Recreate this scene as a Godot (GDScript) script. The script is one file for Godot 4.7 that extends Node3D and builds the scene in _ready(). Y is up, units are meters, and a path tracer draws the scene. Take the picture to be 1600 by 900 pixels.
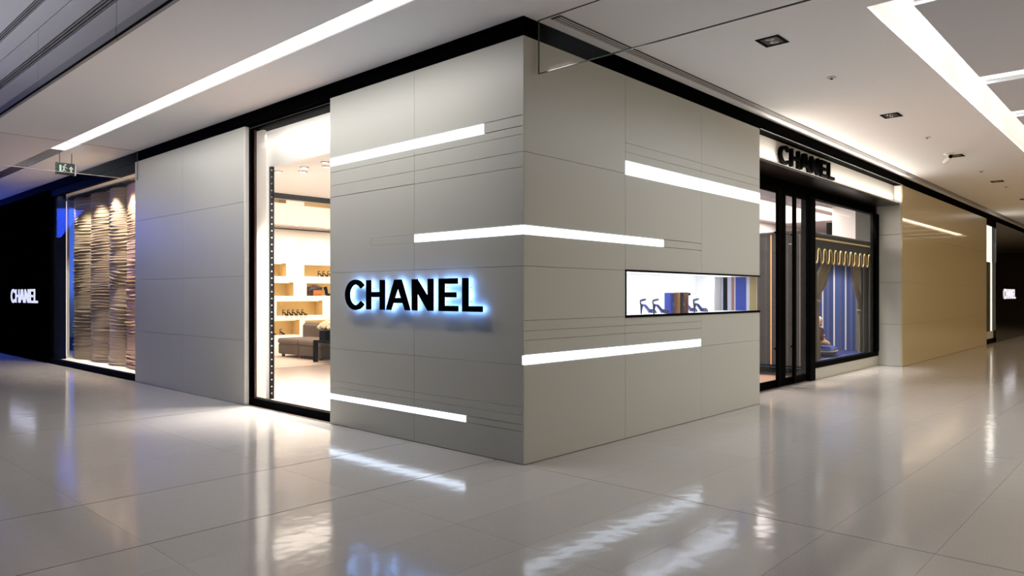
extends Node3D

# ---------------------------------------------------------------- helpers
var taken := {}
var M := {}
var CEIL := 3.822
var TOP := 3.659

func numbered(n: String) -> String:
	var k: int = taken.get(n, 0)
	taken[n] = k + 1
	return n if k == 0 else "%s_%03d" % [n, k]

func sb(smooth := false) -> SurfaceTool:
	var s := SurfaceTool.new()
	s.begin(Mesh.PRIMITIVE_TRIANGLES)
	s.set_smooth_group(0 if smooth else -1)
	return s

func tri(s: SurfaceTool, a: Vector3, b: Vector3, c: Vector3, ctr: Vector3):
	var n := (b - a).cross(c - a)
	if n.length_squared() < 1e-16: return
	if n.dot((a + b + c) / 3.0 - ctr) > 0.0:
		s.add_vertex(a); s.add_vertex(c); s.add_vertex(b)
	else:
		s.add_vertex(a); s.add_vertex(b); s.add_vertex(c)

func quad(s: SurfaceTool, a: Vector3, b: Vector3, c: Vector3, d: Vector3, ctr: Vector3):
	tri(s, a, b, c, ctr); tri(s, a, c, d, ctr)

func box(s: SurfaceTool, lo: Vector3, hi: Vector3, r := 0.0):
	var l := Vector3(minf(lo.x, hi.x), minf(lo.y, hi.y), minf(lo.z, hi.z))
	var h := Vector3(maxf(lo.x, hi.x), maxf(lo.y, hi.y), maxf(lo.z, hi.z))
	var c := (l + h) / 2.0
	var e := (h - l) / 2.0
	r = minf(r, minf(e.x, minf(e.y, e.z)) * 0.9)
	for ax in 3:
		var u := (ax + 1) % 3
		var v := (ax + 2) % 3
		for sg in [-1.0, 1.0]:
			var p := []
			for q in [[-1, -1], [1, -1], [1, 1], [-1, 1]]:
				var w := Vector3.ZERO
				w[ax] = e[ax] * sg; w[u] = (e[u] - r) * q[0]; w[v] = (e[v] - r) * q[1]
				p.append(c + w)
			quad(s, p[0], p[1], p[2], p[3], c)
			if r > 0.0:
				for sh in [-1.0, 1.0]:
					# edge between face ax*sg and face u*sh, running along v
					var a := Vector3.ZERO; var b := Vector3.ZERO
					a[ax] = e[ax] * sg; a[u] = (e[u] - r) * sh
					b[ax] = (e[ax] - r) * sg; b[u] = e[u] * sh
					var t := Vector3.ZERO; t[v] = e[v] - r
					quad(s, c + a - t, c + a + t, c + b + t, c + b - t, c)
	if r > 0.0:
		for x in [-1.0, 1.0]:
			for y in [-1.0, 1.0]:
				for z in [-1.0, 1.0]:
					tri(s, c + Vector3(e.x * x, (e.y - r) * y, (e.z - r) * z), c + Vector3((e.x - r) * x, e.y * y, (e.z - r) * z), c + Vector3((e.x - r) * x, (e.y - r) * y, e.z * z), c)

# an extruded flat polygon: pts in (u, v), mapped by org + u*U + v*V, thickness along W
func extrude(s: SurfaceTool, pts: PackedVector2Array, org: Vector3, U: Vector3, V: Vector3, W: Vector3):
	var idx := Geometry2D.triangulate_polygon(pts)
	var f := func(p: Vector2) -> Vector3: return org + U * p.x + V * p.y
	for i in range(0, idx.size(), 3):
		var a: Vector3 = f.call(pts[idx[i]]); var b: Vector3 = f.call(pts[idx[i + 1]]); var c: Vector3 = f.call(pts[idx[i + 2]])
		tri(s, a + W, b + W, c + W, (a + b + c) / 3.0)
		tri(s, a, b, c, (a + b + c) / 3.0 + W)
	var cw := Geometry2D.is_polygon_clockwise(pts)
	for i in pts.size():
		var p := pts[i]
		var q := pts[(i + 1) % pts.size()]
		var d := (q - p).normalized()
		var nrm := Vector2(-d.y, d.x) if cw else Vector2(d.y, -d.x)
		var a: Vector3 = f.call(p); var b: Vector3 = f.call(q)
		var inside: Vector3 = (a + b) / 2.0 + W * 0.5 - (U * nrm.x + V * nrm.y) * 0.01
		quad(s, a, b, b + W, a + W, inside)

func tube(s: SurfaceTool, pts: Array, rad, seg := 8, caps := true):
	var rings := []
	var side := Vector3.ZERO
	for i in pts.size():
		var p: Vector3 = pts[i]
		var d: Vector3 = (pts[mini(i + 1, pts.size() - 1)] - pts[maxi(i - 1, 0)]).normalized()
		if side == Vector3.ZERO:
			side = d.cross(Vector3.UP if absf(d.y) < 0.9 else Vector3.RIGHT).normalized()
		side = (side - d * side.dot(d)).normalized()
		var up := d.cross(side)
		var r: float = rad[i] if rad is Array else rad
		var ring := []
		for k in seg:
			var a := TAU * k / seg
			ring.append(p + side * cos(a) * r + up * sin(a) * r)
		rings.append(ring)
	for i in rings.size() - 1:
		var c: Vector3 = (pts[i] + pts[i + 1]) / 2.0
		for k in seg:
			quad(s, rings[i][k], rings[i][(k + 1) % seg], rings[i + 1][(k + 1) % seg], rings[i + 1][k], c)
	if caps:
		for e in [0, rings.size() - 1]:
			var inner: Vector3 = pts[1] if e == 0 else pts[e - 1]
			for k in seg:
				tri(s, pts[e], rings[e][k], rings[e][(k + 1) % seg], inner)

func lathe(s: SurfaceTool, prof: Array, at: Vector3, seg := 20, sx := 1.0, sz := 1.0):
	for i in prof.size() - 1:
		var p: Vector2 = prof[i]
		var q: Vector2 = prof[i + 1]
		var c := at + Vector3(0, (p.y + q.y) / 2.0, 0)
		for k in seg:
			var a := TAU * k / seg
			var b := TAU * (k + 1) / seg
			quad(s, at + Vector3(cos(a) * p.x * sx, p.y, sin(a) * p.x * sz), at + Vector3(cos(b) * p.x * sx, p.y, sin(b) * p.x * sz), at + Vector3(cos(b) * q.x * sx, q.y, sin(b) * q.x * sz), at + Vector3(cos(a) * q.x * sx, q.y, sin(a) * q.x * sz), c)

func ball(s: SurfaceTool, at: Vector3, r: Vector3, seg := 12, rings := 8):
	var prof := []
	for i in rings + 1:
		var t := PI * i / rings - PI / 2
		prof.append(Vector2(cos(t), sin(t) * r.y))
	lathe(s, prof, at, seg, r.x, r.z)

# a sheet given by f(i, j); both sides get drawn
func sheet(s: SurfaceTool, n: int, m: int, f: Callable, out: Vector3):
	var g := []
	for j in m + 1:
		var row := []
		for i in n + 1:
			row.append(f.call(float(i) / n, float(j) / m))
		g.append(row)
	for j in m:
		for i in n:
			var c: Vector3 = (g[j][i] + g[j + 1][i + 1]) / 2.0 - out
			quad(s, g[j][i], g[j][i + 1], g[j + 1][i + 1], g[j + 1][i], c)

func part(called: String, s, m: Material, parent: Node, label := "") -> MeshInstance3D:
	var o := MeshInstance3D.new()
	o.name = called
	if s is SurfaceTool:
		s.generate_normals()
		o.mesh = s.commit()
	else:
		o.mesh = s
	o.material_override = m
	o.cast_shadow = GeometryInstance3D.SHADOW_CASTING_SETTING_ON
	if label: o.set_meta("label", label)
	parent.add_child(o, true)
	return o

func bpart(called: String, lo: Vector3, hi: Vector3, m: Material, parent: Node, r := 0.0) -> MeshInstance3D:
	var s := sb()
	box(s, lo, hi, r)
	return part(called, s, m, parent)

func tag(o: Node, label: String, category: String, group := "") -> Node:
	o.set_meta("label", label); o.set_meta("category", category)
	if group: o.set_meta("group", group)
	return o

func thing(called: String, label: String, category: String, at := Vector3.ZERO, turn := 0.0, group := "") -> Node3D:
	var o := Node3D.new()
	o.name = numbered(called)
	add_child(o)
	o.position = at; o.rotation.y = turn
	tag(o, label, category, group)
	return o

func struct(called: String, label: String, s = null, m: Material = null) -> Node3D:
	var o: Node3D
	if s == null:
		o = Node3D.new()
	else:
		o = MeshInstance3D.new()
		s.generate_normals()
		o.mesh = s.commit()
		o.material_override = m
	o.name = numbered(called)
	add_child(o)
	o.set_meta("kind", "structure"); o.set_meta("label", label)
	return o

func dup(o: Node3D, at: Vector3, turn: float, label := "") -> Node3D:
	var r: Node3D = o.duplicate()
	r.name = numbered(String(o.name).rstrip("0123456789").trim_suffix("_"))
	add_child(r)
	r.position = at; r.rotation.y = turn
	if label: r.set_meta("label", label)
	return r

func area(called: String, at: Vector3, dir: Vector3, size: Vector2, col: Color, e: float, up := Vector3.ZERO):
	var l := AreaLight3D.new()
	l.name = numbered(called)
	l.area_size = size
	l.area_normalize_energy = true
	l.light_color = col
	l.light_energy = e
	l.shadow_enabled = true
	l.area_range = 60.0
	add_child(l)
	l.transform = Transform3D(Basis.looking_at(dir, up if up != Vector3.ZERO else (Vector3(0, 0, 1) if absf(dir.y) > 0.9 else Vector3.UP)), at)

func spot(called: String, at: Vector3, to: Vector3, angle: float, col: Color, e: float, sz := 0.04):
	var l := SpotLight3D.new()
	l.name = numbered(called)
	l.spot_angle = angle; l.spot_angle_attenuation = 0.6
	l.light_color = col; l.light_energy = e; l.light_size = sz
	l.spot_range = 40.0; l.spot_attenuation = 2.0
	l.shadow_enabled = true
	add_child(l)
	var d := (to - at).normalized()
	l.transform = Transform3D(Basis.looking_at(d, Vector3.UP if absf(d.y) < 0.95 else Vector3.BACK), at)

func omni(called: String, at: Vector3, col: Color, e: float, sz := 0.03):
	var l := OmniLight3D.new()
	l.name = numbered(called)
	l.light_color = col; l.light_energy = e; l.light_size = sz
	l.omni_range = 30.0; l.omni_attenuation = 2.0; l.shadow_enabled = true
	add_child(l)
	l.position = at

func mat(c: Color, rough := 0.6, metal := 0.0, spec := 0.5) -> StandardMaterial3D:
	var m := StandardMaterial3D.new()
	m.albedo_color = c; m.roughness = rough; m.metallic = metal; m.metallic_specular = spec
	return m

func glow(c: Color, e: float, base := Color(0.9, 0.9, 0.9)) -> StandardMaterial3D:
	var m := mat(base, 0.6)
	m.emission_enabled = true; m.emission = c; m.emission_energy_multiplier = e
	return m

func glass(c: Color, a: float, rough := 0.02) -> StandardMaterial3D:
	var m := mat(Color(c.r, c.g, c.b, a), rough)
	m.transparency = BaseMaterial3D.TRANSPARENCY_ALPHA
	return m

func noise_tex(freq: float, size: int, c0: Color, c1: Color, oct := 4, seed_ := 1, nrm := false, bump := 4.0) -> NoiseTexture2D:
	var f := FastNoiseLite.new()
	f.seed = seed_; f.frequency = freq; f.fractal_octaves = oct
	f.noise_type = FastNoiseLite.TYPE_SIMPLEX_SMOOTH
	var t := NoiseTexture2D.new()
	t.width = size; t.height = size; t.seamless = true; t.noise = f
	if nrm:
		t.as_normal_map = true; t.bump_strength = bump
	else:
		var g := Gradient.new()
		g.set_color(0, c0); g.set_color(1, c1)
		t.color_ramp = g
	return t

func stripes(bands: Array, total: int) -> ImageTexture:
	var im := Image.create(total, 4, false, Image.FORMAT_RGB8)
	var x := 0
	for b in bands:
		im.fill_rect(Rect2i(x, 0, b[0], 4), b[1])
		x += b[0]
	return ImageTexture.create_from_image(im)

# block capitals with a flat front: each letter a list of pieces in a cell of width w (cap height 1)
func letter(ch: String, w: float, t: float) -> Array:
	var out := []
	match ch:
		"H":
			out = [[[0, 0], [t, 0], [t, 1], [0, 1]], [[w - t, 0], [w, 0], [w, 1], [w - t, 1]], [[t, 0.42], [w - t, 0.42], [w - t, 0.6], [t, 0.6]]]
		"A":
			var k := 0.5 * w
			var a := 0.13 * w
			var hb := t * 1.02
			# legs, crossbar and apex
			var ix := func(y): return hb + (k - a + hb * 0.42 - hb) * y
			out = [[[0, 0], [hb, 0], [k, 0.78], [k, 1], [k - a, 1]], [[w - hb, 0], [w, 0], [k + a, 1], [k, 1], [k, 0.78]],
				[[hb + (k - hb) * 0.23 / 0.78, 0.23], [w - hb - (k - hb) * 0.23 / 0.78, 0.23], [w - hb - (k - hb) * 0.4 / 0.78, 0.4], [hb + (k - hb) * 0.4 / 0.78, 0.4]]]
		"N":
			out = [[[0, 0], [t, 0], [t, 1], [0, 1]], [[w - t, 0], [w, 0], [w, 1], [w - t, 1]], [[t, 1], [t, 0.62], [w - t, 0], [w - t, 0.4]]]
		"E":
			out = [[[0, 0], [t, 0], [t, 1], [0, 1]], [[t, 0], [w, 0], [w, 0.17], [t, 0.17]], [[t, 0.42], [w * 0.9, 0.42], [w * 0.9, 0.58], [t, 0.58]], [[t, 0.83], [w * 0.97, 0.83], [w * 0.97, 1], [t, 1]]]
		"L":
			out = [[[0, 0], [t, 0], [t, 1], [0, 1]], [[t, 0], [w, 0], [w, 0.17], [t, 0.17]]]
		"C":
			var n := 22
			var a0 := deg_to_rad(38)
			var a1 := deg_to_rad(322)
			var o := []
			var inn := []
			for i in n + 1:
				var an := lerpf(a0, a1, float(i) / n)
				var ca := cos(an)
				var sa := sin(an)
				var rx := w * 0.56
				o.append([w * 0.56 + rx * ca, 0.5 + 0.53 * sa])
				inn.append([w * 0.56 + (rx - t) * ca, 0.5 + (0.53 - 0.17) * sa])
			for i in n:
				out.append([o[i], o[i + 1], inn[i + 1], inn[i]])
	return out

var CELL := {"C": [0.0, 0.158], "H": [0.183, 0.143], "A": [0.342, 0.179], "N": [0.539, 0.145], "E": [0.727, 0.122], "L": [0.881, 0.119]}

# a word of six separate letters; U runs along the word, W outwards
func word(parent: Node, org: Vector3, U: Vector3, W: Vector3, width: float, height: float, depth: float, m: Material, back: Material = null, stroke := 0.22):
	for ch in ["C", "H", "A", "N", "E", "L"]:
		var x: float = CELL[ch][0] * width
		var w: float = CELL[ch][1] * width / height
		var s := sb()
		var s2 := sb()
		for poly in letter(ch, w, stroke):
			var pts := PackedVector2Array()
			for p in poly: pts.append(Vector2(p[0], p[1]))
			extrude(s, pts, org + U * x, U * height, Vector3.UP * height, W * depth)
			if back: extrude(s2, pts, org + U * x - W * 0.006, U * height, Vector3.UP * height, W * 0.006)
		var l := part("letter", s, m, parent)
		if back: part("backlight", s2, back, l)

func wall_blocks(s: SurfaceTool, holes: Array, a0: float, a1: float, y0: float, y1: float, fn: Callable):
	# a wall a0..a1 by y0..y1 cut into blocks that leave out the holes [a, y, a, y]
	var xs := [a0, a1]
	for h in holes: xs.append(clampf(h[0], a0, a1)); xs.append(clampf(h[2], a0, a1))
	xs.sort()
	for i in xs.size() - 1:
		if xs[i + 1] - xs[i] < 0.001: continue
		var mid: float = (xs[i] + xs[i + 1]) / 2.0
		var cuts := []
		for h in holes:
			if mid > minf(h[0], h[2]) and mid < maxf(h[0], h[2]): cuts.append([h[1], h[3]])
		cuts.sort()
		var y := y0
		for c in cuts:
			if c[0] - y > 0.001: fn.call(s, xs[i], xs[i + 1], y, c[0])
			y = c[1]
		if y1 - y > 0.001: fn.call(s, xs[i], xs[i + 1], y, y1)

# ---------------------------------------------------------------- the scene
func _ready():
	setup()
	materials()
	shell()
	facade_left()
	facade_right()
	entrance_left()
	far_left()
	portal_right()
	far_right()
	ceiling_fittings()
	salon()
	niche()
	booth()
	mall_lights()

func setup():
	var cam := Camera3D.new()
	cam.name = "camera"
	cam.projection = Camera3D.PROJECTION_FRUSTUM
	cam.near = 0.05; cam.far = 200.0
	cam.size = 2.0 * 0.05 * 450.0 / 1127.5
	cam.frustum_offset = Vector2(0, 0.05 * 10.5 / 1127.5)
	cam.position = Vector3(4.091, 1.45, 4.572)
	cam.rotation.y = deg_to_rad(42.74)
	add_child(cam)
	cam.current = true
	var we := WorldEnvironment.new()
	we.name = "environment"
	var en := Environment.new()
	en.background_mode = Environment.BG_SKY
	var sky := Sky.new()
	var sm := ProceduralSkyMaterial.new()
	sm.sky_top_color = Color(0.12, 0.26, 0.75); sm.sky_horizon_color = Color(0.3, 0.45, 0.9)
	sm.ground_bottom_color = Color(0.1, 0.1, 0.12); sm.ground_horizon_color = Color(0.25, 0.35, 0.6)
	sm.sun_angle_max = 0.0
	sky.sky_material = sm
	en.sky = sky
	en.tonemap_mode = Environment.TONE_MAPPER_LINEAR
	en.tonemap_exposure = 1.0
	en.sdfgi_enabled = true; en.ssao_enabled = true; en.ssil_enabled = true
	we.environment = en
	add_child(we)
	# the long ceiling line and the coffer, then atrium fill and blue light
	area("strip_light", Vector3(-3.3, 3.812, 0.945), Vector3.DOWN, Vector2(5.7, 0.2), Color(1.0, 0.98, 0.97), 9.8)
	area("strip_light", Vector3(-7.75, 3.812, 0.945), Vector3.DOWN, Vector2(3.2, 0.2), Color(1.0, 0.98, 0.97), 2.6)
	area("coffer_side_light", Vector3(2.345, 3.86, -5.0), Vector3.DOWN, Vector2(0.25, 6.0), Color(0.95, 0.97, 1.0), 13.0)
	area("coffer_side_light", Vector3(2.345, 3.86, -18.6), Vector3.DOWN, Vector2(0.25, 20.8), Color(1.0, 0.84, 0.62), 9.5)
	area("coffer_side_light", Vector3(6.05, 3.86, -16.0), Vector3.DOWN, Vector2(0.25, 27.0), Color(1.0, 0.84, 0.60), 12.0)
	area("coffer_end_light", Vector3(4.2, 3.86, -1.9), Vector3.DOWN, Vector2(3.6, 0.2), Color(0.95, 0.97, 1.0), 1.0)
	area("added_atrium_light", Vector3(-8.5, 6.3, 3.4), Vector3.DOWN, Vector2(13.0, 1.2), Color(0.96, 0.97, 1.0), 6.0)  # unseen fill added to brighten the upstand and the floor
	area("daylight", Vector3(-21.8, 2.2, 6.2), Vector3(1, -0.35, -0.6).normalized(), Vector2(3.0, 3.5), Color(0.25, 0.40, 1.0), 4.0)
	area("added_blue_light", Vector3(-18.4, CEIL - 0.03, 1.25), Vector3(0.3, -1, 0).normalized(), Vector2(4.4, 1.4), Color(0.20, 0.35, 1.0), 60.0)  # comes from the added panel, tints the floor blue

func materials():
	M.panel = mat(Color(0.715, 0.72, 0.688), 0.38, 0.0, 0.4)
	M.panel_warm_lit = mat(Color(0.77, 0.71, 0.57), 0.035, 0.0, 0.7)  # panel colour with the warm far light put in
	M.core = mat(Color(0.42, 0.42, 0.40), 0.8)
	M.black = mat(Color(0.008, 0.008, 0.009), 0.6, 0.0, 0.08)
	M.black_gloss = mat(Color(0.01, 0.01, 0.012), 0.03, 0.0, 0.55)
	M.black_matt = mat(Color(0.006, 0.006, 0.007), 0.8, 0.0, 0.08)
	M.black_wall = mat(Color(0.003, 0.003, 0.004), 1.0)
	M.black_wall.specular_mode = BaseMaterial3D.SPECULAR_DISABLED
	M.bronze = mat(Color(0.10, 0.085, 0.085), 0.3, 0.0, 0.5)
	M.white = mat(Color(0.93, 0.92, 0.90), 0.6)
	M.plaster = mat(Color(0.95, 0.945, 0.945), 0.85)
	M.fascia_panel = mat(Color(0.86, 0.84, 0.85), 0.35)
	M.steel = mat(Color(0.55, 0.55, 0.57), 0.12, 0.9)
	M.gap = mat(Color(0.10, 0.095, 0.09), 0.9)
	M.slot = mat(Color(0.10, 0.10, 0.11), 0.5)
	M.glass = glass(Color(0.75, 0.8, 0.82), 0.03)
	M.glass.metallic_specular = 0.11
	M.glass_edge = mat(Color(0.25, 0.33, 0.31), 0.15)
	M.gold = mat(Color(0.80, 0.68, 0.44), 0.4, 0.2)
	M.gold_trim = mat(Color(0.66, 0.57, 0.35), 0.45, 0.0)
	M.led = glow(Color(0.92, 0.96, 1.0), 1.35)
	M.strip = glow(Color(1.0, 0.985, 0.97), 1.25)
	M.coffer = glow(Color(1.0, 0.98, 0.93), 1.2)
	M.letter_back = glow(Color(0.45, 0.65, 1.0), 11.0)
	M.sign_white = glow(Color(0.93, 0.94, 1.0), 0.8)
	M.lamp_warm = glow(Color(1.0, 0.93, 0.8), 3.0)
	M.navy = mat(Color(0.13, 0.17, 0.38), 0.7)
	M.floors = []
	for k in 4:
		var f := 1.0 - 0.006 * k
		var m := mat(Color(0.735 * f, 0.722 * f, 0.705 * f), 0.11, 0.0, 0.43)
		m.albedo_texture = noise_tex(0.2, 512, Color(0.89, 0.885, 0.875), Color(1, 1, 1), 5, 3 + k)
		m.uv1_triplanar = true; m.uv1_world_triplanar = true; m.uv1_scale = Vector3(0.9, 0.9, 0.9)
		m.normal_enabled = true
		m.normal_texture = floor_bump()
		m.normal_scale = 0.05
		M.floors.append(m)

var bump_tex: NoiseTexture2D
func floor_bump() -> NoiseTexture2D:
	if bump_tex == null: bump_tex = noise_tex(0.012, 512, Color.BLACK, Color.WHITE, 2, 9, true, 6.0)
	return bump_tex

func shell():
	# floor: one slab and its stone tiles
	var s := sb()
	box(s, Vector3(-24, -0.3, -45), Vector3(12, -0.012, 14))
	var fl := struct("floor", "pale polished stone floor with thin dark joints", s, M.gap)
	var rng := RandomNumberGenerator.new()
	rng.seed = 11
	var shared := {}
	var lay := func(x0: float, x1: float, z0: float, z1: float, dark: Array):
		var ga := 0.005 if dark.has(x0) else 0.0007
		var gb := 0.005 if dark.has(x1) else 0.0007
		var gz := 0.0007
		var gn := 0.0035 if z0 == 0.0 and x0 > 0.0 else gz
		var gf := 0.0035 if z1 == 0.0 and x0 > 0.0 else gz
		var key := "%.3f %.3f %.4f %.4f %.4f %.4f" % [x1 - x0, z1 - z0, ga, gb, gn, gf]
		if not shared.has(key):
			var t := sb()
			box(t, Vector3(-(x1 - x0) / 2 + ga, -0.0115, -(z1 - z0) / 2 + gn), Vector3((x1 - x0) / 2 - gb, 0.0, (z1 - z0) / 2 - gf))
			t.generate_normals()
			shared[key] = t.commit()
		var o := part("floor_tile", shared[key], M.floors[rng.randi() % 4], fl)
		o.position = Vector3((x0 + x1) / 2, 0, (z0 + z1) / 2)
	var dk := [-4.82, -1.46, -0.31]
	var xl := [-24.0, -17.1, -14.9, -12.66, -10.42, -8.18, -7.06, -5.94, -4.82, -3.70, -2.58, -1.46, -0.31]
	var zl := [0.0, 1.46, 2.93, 4.40, 8.5, 14.0]
	for i in xl.size() - 1:
		for j in zl.size() - 1:
			lay.call(xl[i], xl[i + 1], zl[j], zl[j + 1], dk)
	var xr := [-0.31, 0.15, 0.74, 1.33, 1.92, 2.51, 3.09, 3.68, 4.27, 4.86, 5.45, 12.0]
	for i in xr.size() - 1:
		for j in zl.size() - 1:
			lay.call(xr[i], xr[i + 1], zl[j], zl[j + 1], dk)
	var zz := [0.0, -1.55, -3.10, -4.65, -6.2, -7.75, -9.3, -12.4, -15.5, -18.6, -24.8, -31.0, -45.0]
	for i in range(1, xr.size() - 1):
		for j in zz.size() - 1:
			lay.call(xr[i], xr[i + 1], zz[j + 1], zz[j], dk)
	lay.call(-0.62, 0.15, -45.0, -4.72, dk)
	lay.call(0.0, 0.15, -4.72, 0.0, dk)
	# mall ceiling with the slot of the light line and the coffer left open
	s = sb()
	var slab := func(t: SurfaceTool, x0: float, x1: float, z0: float, z1: float): box(t, Vector3(x0, CEIL, z0), Vector3(x1, CEIL + 0.06, z1))
	wall_blocks(s, [[-24.0, -45.0, -0.34, -0.34], [-13.6, 0.835, -0.41, 1.055], [2.2, -29.5, 6.2, -1.785]], -24.0, 12.0, -45.0, 2.16, slab)
	struct("ceiling", "smooth white plaster ceiling", s, M.plaster)
	s = sb()
	box(s, Vector3(-0.3, CEIL + 0.9, -45), Vector3(12, CEIL + 1.0, 1.97))
	box(s, Vector3(-24, CEIL + 0.9, -0.3), Vector3(-0.3, CEIL + 1.0, 1.97))
	struct("ceiling", "concrete slab above the suspended ceiling", s, M.plaster)
	# joints across the ceiling
	s = sb()
	box(s, Vector3(0.02, CEIL - 0.003, -0.175), Vector3(8, CEIL + 0.001, -0.16))
	struct("trim", "dark joint across the ceiling beside the facade corner", s, M.slot)
	s = sb()
	box(s, Vector3(-8.56, CEIL - 0.002, 0.0), Vector3(-8.545, CEIL + 0.001, 2.16))
	struct("trim", "thin joint across the ceiling by the exit sign", s, M.core)
	# atrium side: clad upstand above the ceiling edge, with slot diffusers
	s = sb()
	box(s, Vector3(-24, CEIL + 0.07, 1.98), Vector3(12, 6.6, 2.13))
	var up := struct("wall_atrium", "grey panelled upstand above the ceiling edge with slot diffusers", s, M.core)
	var px := [-24.0, -18.1, -15.6, -13.1, -10.6, -8.1, -5.6, -3.1, -0.6, 1.9, 4.4, 6.9, 12.0]
	for i in px.size() - 1:
		bpart("steel_strip", Vector3(px[i] + 0.006, CEIL - 0.012, 2.13), Vector3(px[i + 1] - 0.006, CEIL + 0.10, 2.165), mat(Color(0.55, 0.54, 0.55), 0.3), up)
		bpart("panel", Vector3(px[i] + 0.006, CEIL + 0.105, 2.13), Vector3(px[i + 1] - 0.006, 4.155, 2.16), M.fascia_panel, up)
		bpart("panel", Vector3(px[i] + 0.006, 4.275, 2.13), Vector3(px[i + 1] - 0.006, 4.523, 2.16), M.fascia_panel, up)
	for r in [[4.532, 4.78], [4.9, 5.5], [5.51, 6.6]]:
		bpart("panel", Vector3(-24, r[0], 2.13), Vector3(12, r[1], 2.16), M.fascia_panel, up)
	for r in [4.155, 4.78]:
		for k in 3:
			bpart("diffuser_slat", Vector3(-24, r + 0.022 + 0.037 * k, 2.13), Vector3(12, r + 0.029 + 0.037 * k, 2.155), M.fascia_panel, up)
		bpart("diffuser_back", Vector3(-24, r + 0.002, 2.125), Vector3(12, r + 0.118, 2.135), M.black_matt, up)
	s = sb()
	box(s, Vector3(-24, CEIL - 0.012, 2.166), Vector3(12, CEIL + 0.004, 2.18))
	struct("trim", "black edge line along the end of the ceiling", s, M.black)
	# the rest of the hall
	s = sb()
	box(s, Vector3(-24, 6.6, 1.98), Vector3(12, 6.8, 14))
	struct("ceiling", "high ceiling over the atrium", s, M.plaster)
	s = sb()
	box(s, Vector3(-24, 0, 12.6), Vector3(12, 6.6, 12.9))
	struct("wall_back", "grey stone wall across the atrium", s, mat(Color(0.5, 0.48, 0.46), 0.6))
	s = sb()
	box(s, Vector3(11.0, 0, -45), Vector3(11.3, 6.6, 12.6))
	struct("wall_opposite", "dim shop wall across the mall walk", s, mat(Color(0.10, 0.09, 0.085), 0.6))
	s = sb()
	box(s, Vector3(-24, 0, -45.3), Vector3(12, 5, -45))
	struct("wall_end", "far end wall of the mall walk", s, mat(Color(0.45, 0.38, 0.30), 0.6))
	# glazed entrance at the far left end: blue daylight
	s = sb()
	var pier := func(t: SurfaceTool, z0: float, z1: float, y0: float, y1: float): box(t, Vector3(-23.0, y0, z0), Vector3(-22.6, y1, z1))
	wall_blocks(s, [[4.7, 0.1, 7.7, 4.4]], 0.0, 12.6, 0.0, 6.6, pier)
	struct("wall_entrance", "end wall of the atrium with a glazed entrance", s, M.core)
	var wn := struct("window_1", "blue lit glazed entrance screen with dark mullions")
	bpart("pane", Vector3(-22.8, 0.1, 4.7), Vector3(-22.79, 4.4, 7.7), M.glass, wn)
	for k in 6: bpart("mullion", Vector3(-22.85, 0.1, 4.7 + 0.59 * k), Vector3(-22.7, 4.4, 4.75 + 0.59 * k), M.slot, wn)
	for k in 3: bpart("transom", Vector3(-22.84, 0.1 + 1.4 * k, 4.76), Vector3(-22.71, 0.16 + 1.4 * k, 7.65), M.slot, wn)

var ROWS := [0.0, 0.849, 1.695, 2.671, 3.659]

func panels_x(parent: Node, x0: float, x1: float, rows: Array, m: Material, z := 0.0, g := 0.0015):
	for j in rows.size() - 1:
		bpart("panel", Vector3(x0 + g, rows[j] + (g if j > 0 else 0.004), z - 0.02), Vector3(x1 - g, rows[j + 1] - g, z), m, parent, 0.0008)

func panels_z(parent: Node, z0: float, z1: float, rows: Array, m: Material, x := 0.0, g := 0.0015):
	for j in rows.size() - 1:
		bpart("panel", Vector3(x - 0.02, rows[j] + (g if j > 0 else 0.004), z0 + g), Vector3(x, rows[j + 1] - g, z1 - g), m, parent, 0.0008)

func led_line(label: String, lo: Vector3, hi: Vector3):
	# a lit acrylic bar set flush in the wall panels
	var o := thing("light_line", label, "light strip", Vector3((lo.x + hi.x) / 2, lo.y, (lo.z + hi.z) / 2), 0.0, "")
	var c := o.position
	bpart("diffuser", lo - c, hi - c, M.led, o, 0.002)
	var in_x := hi.x - lo.x > hi.z - lo.z
	var n := Vector3(0, 0, -1) if in_x else Vector3(-1, 0, 0)
	var w := (hi.x - lo.x) if in_x else (hi.z - lo.z)
	var mid := (lo + hi) / 2.0
	if in_x: mid.z = hi.z + 0.012
	else: mid.x = hi.x + 0.012
	area("led_line_light", mid, -n, Vector2(w, hi.y - lo.y), Color(0.80, 0.89, 1.0), 0.05 * w)

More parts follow.
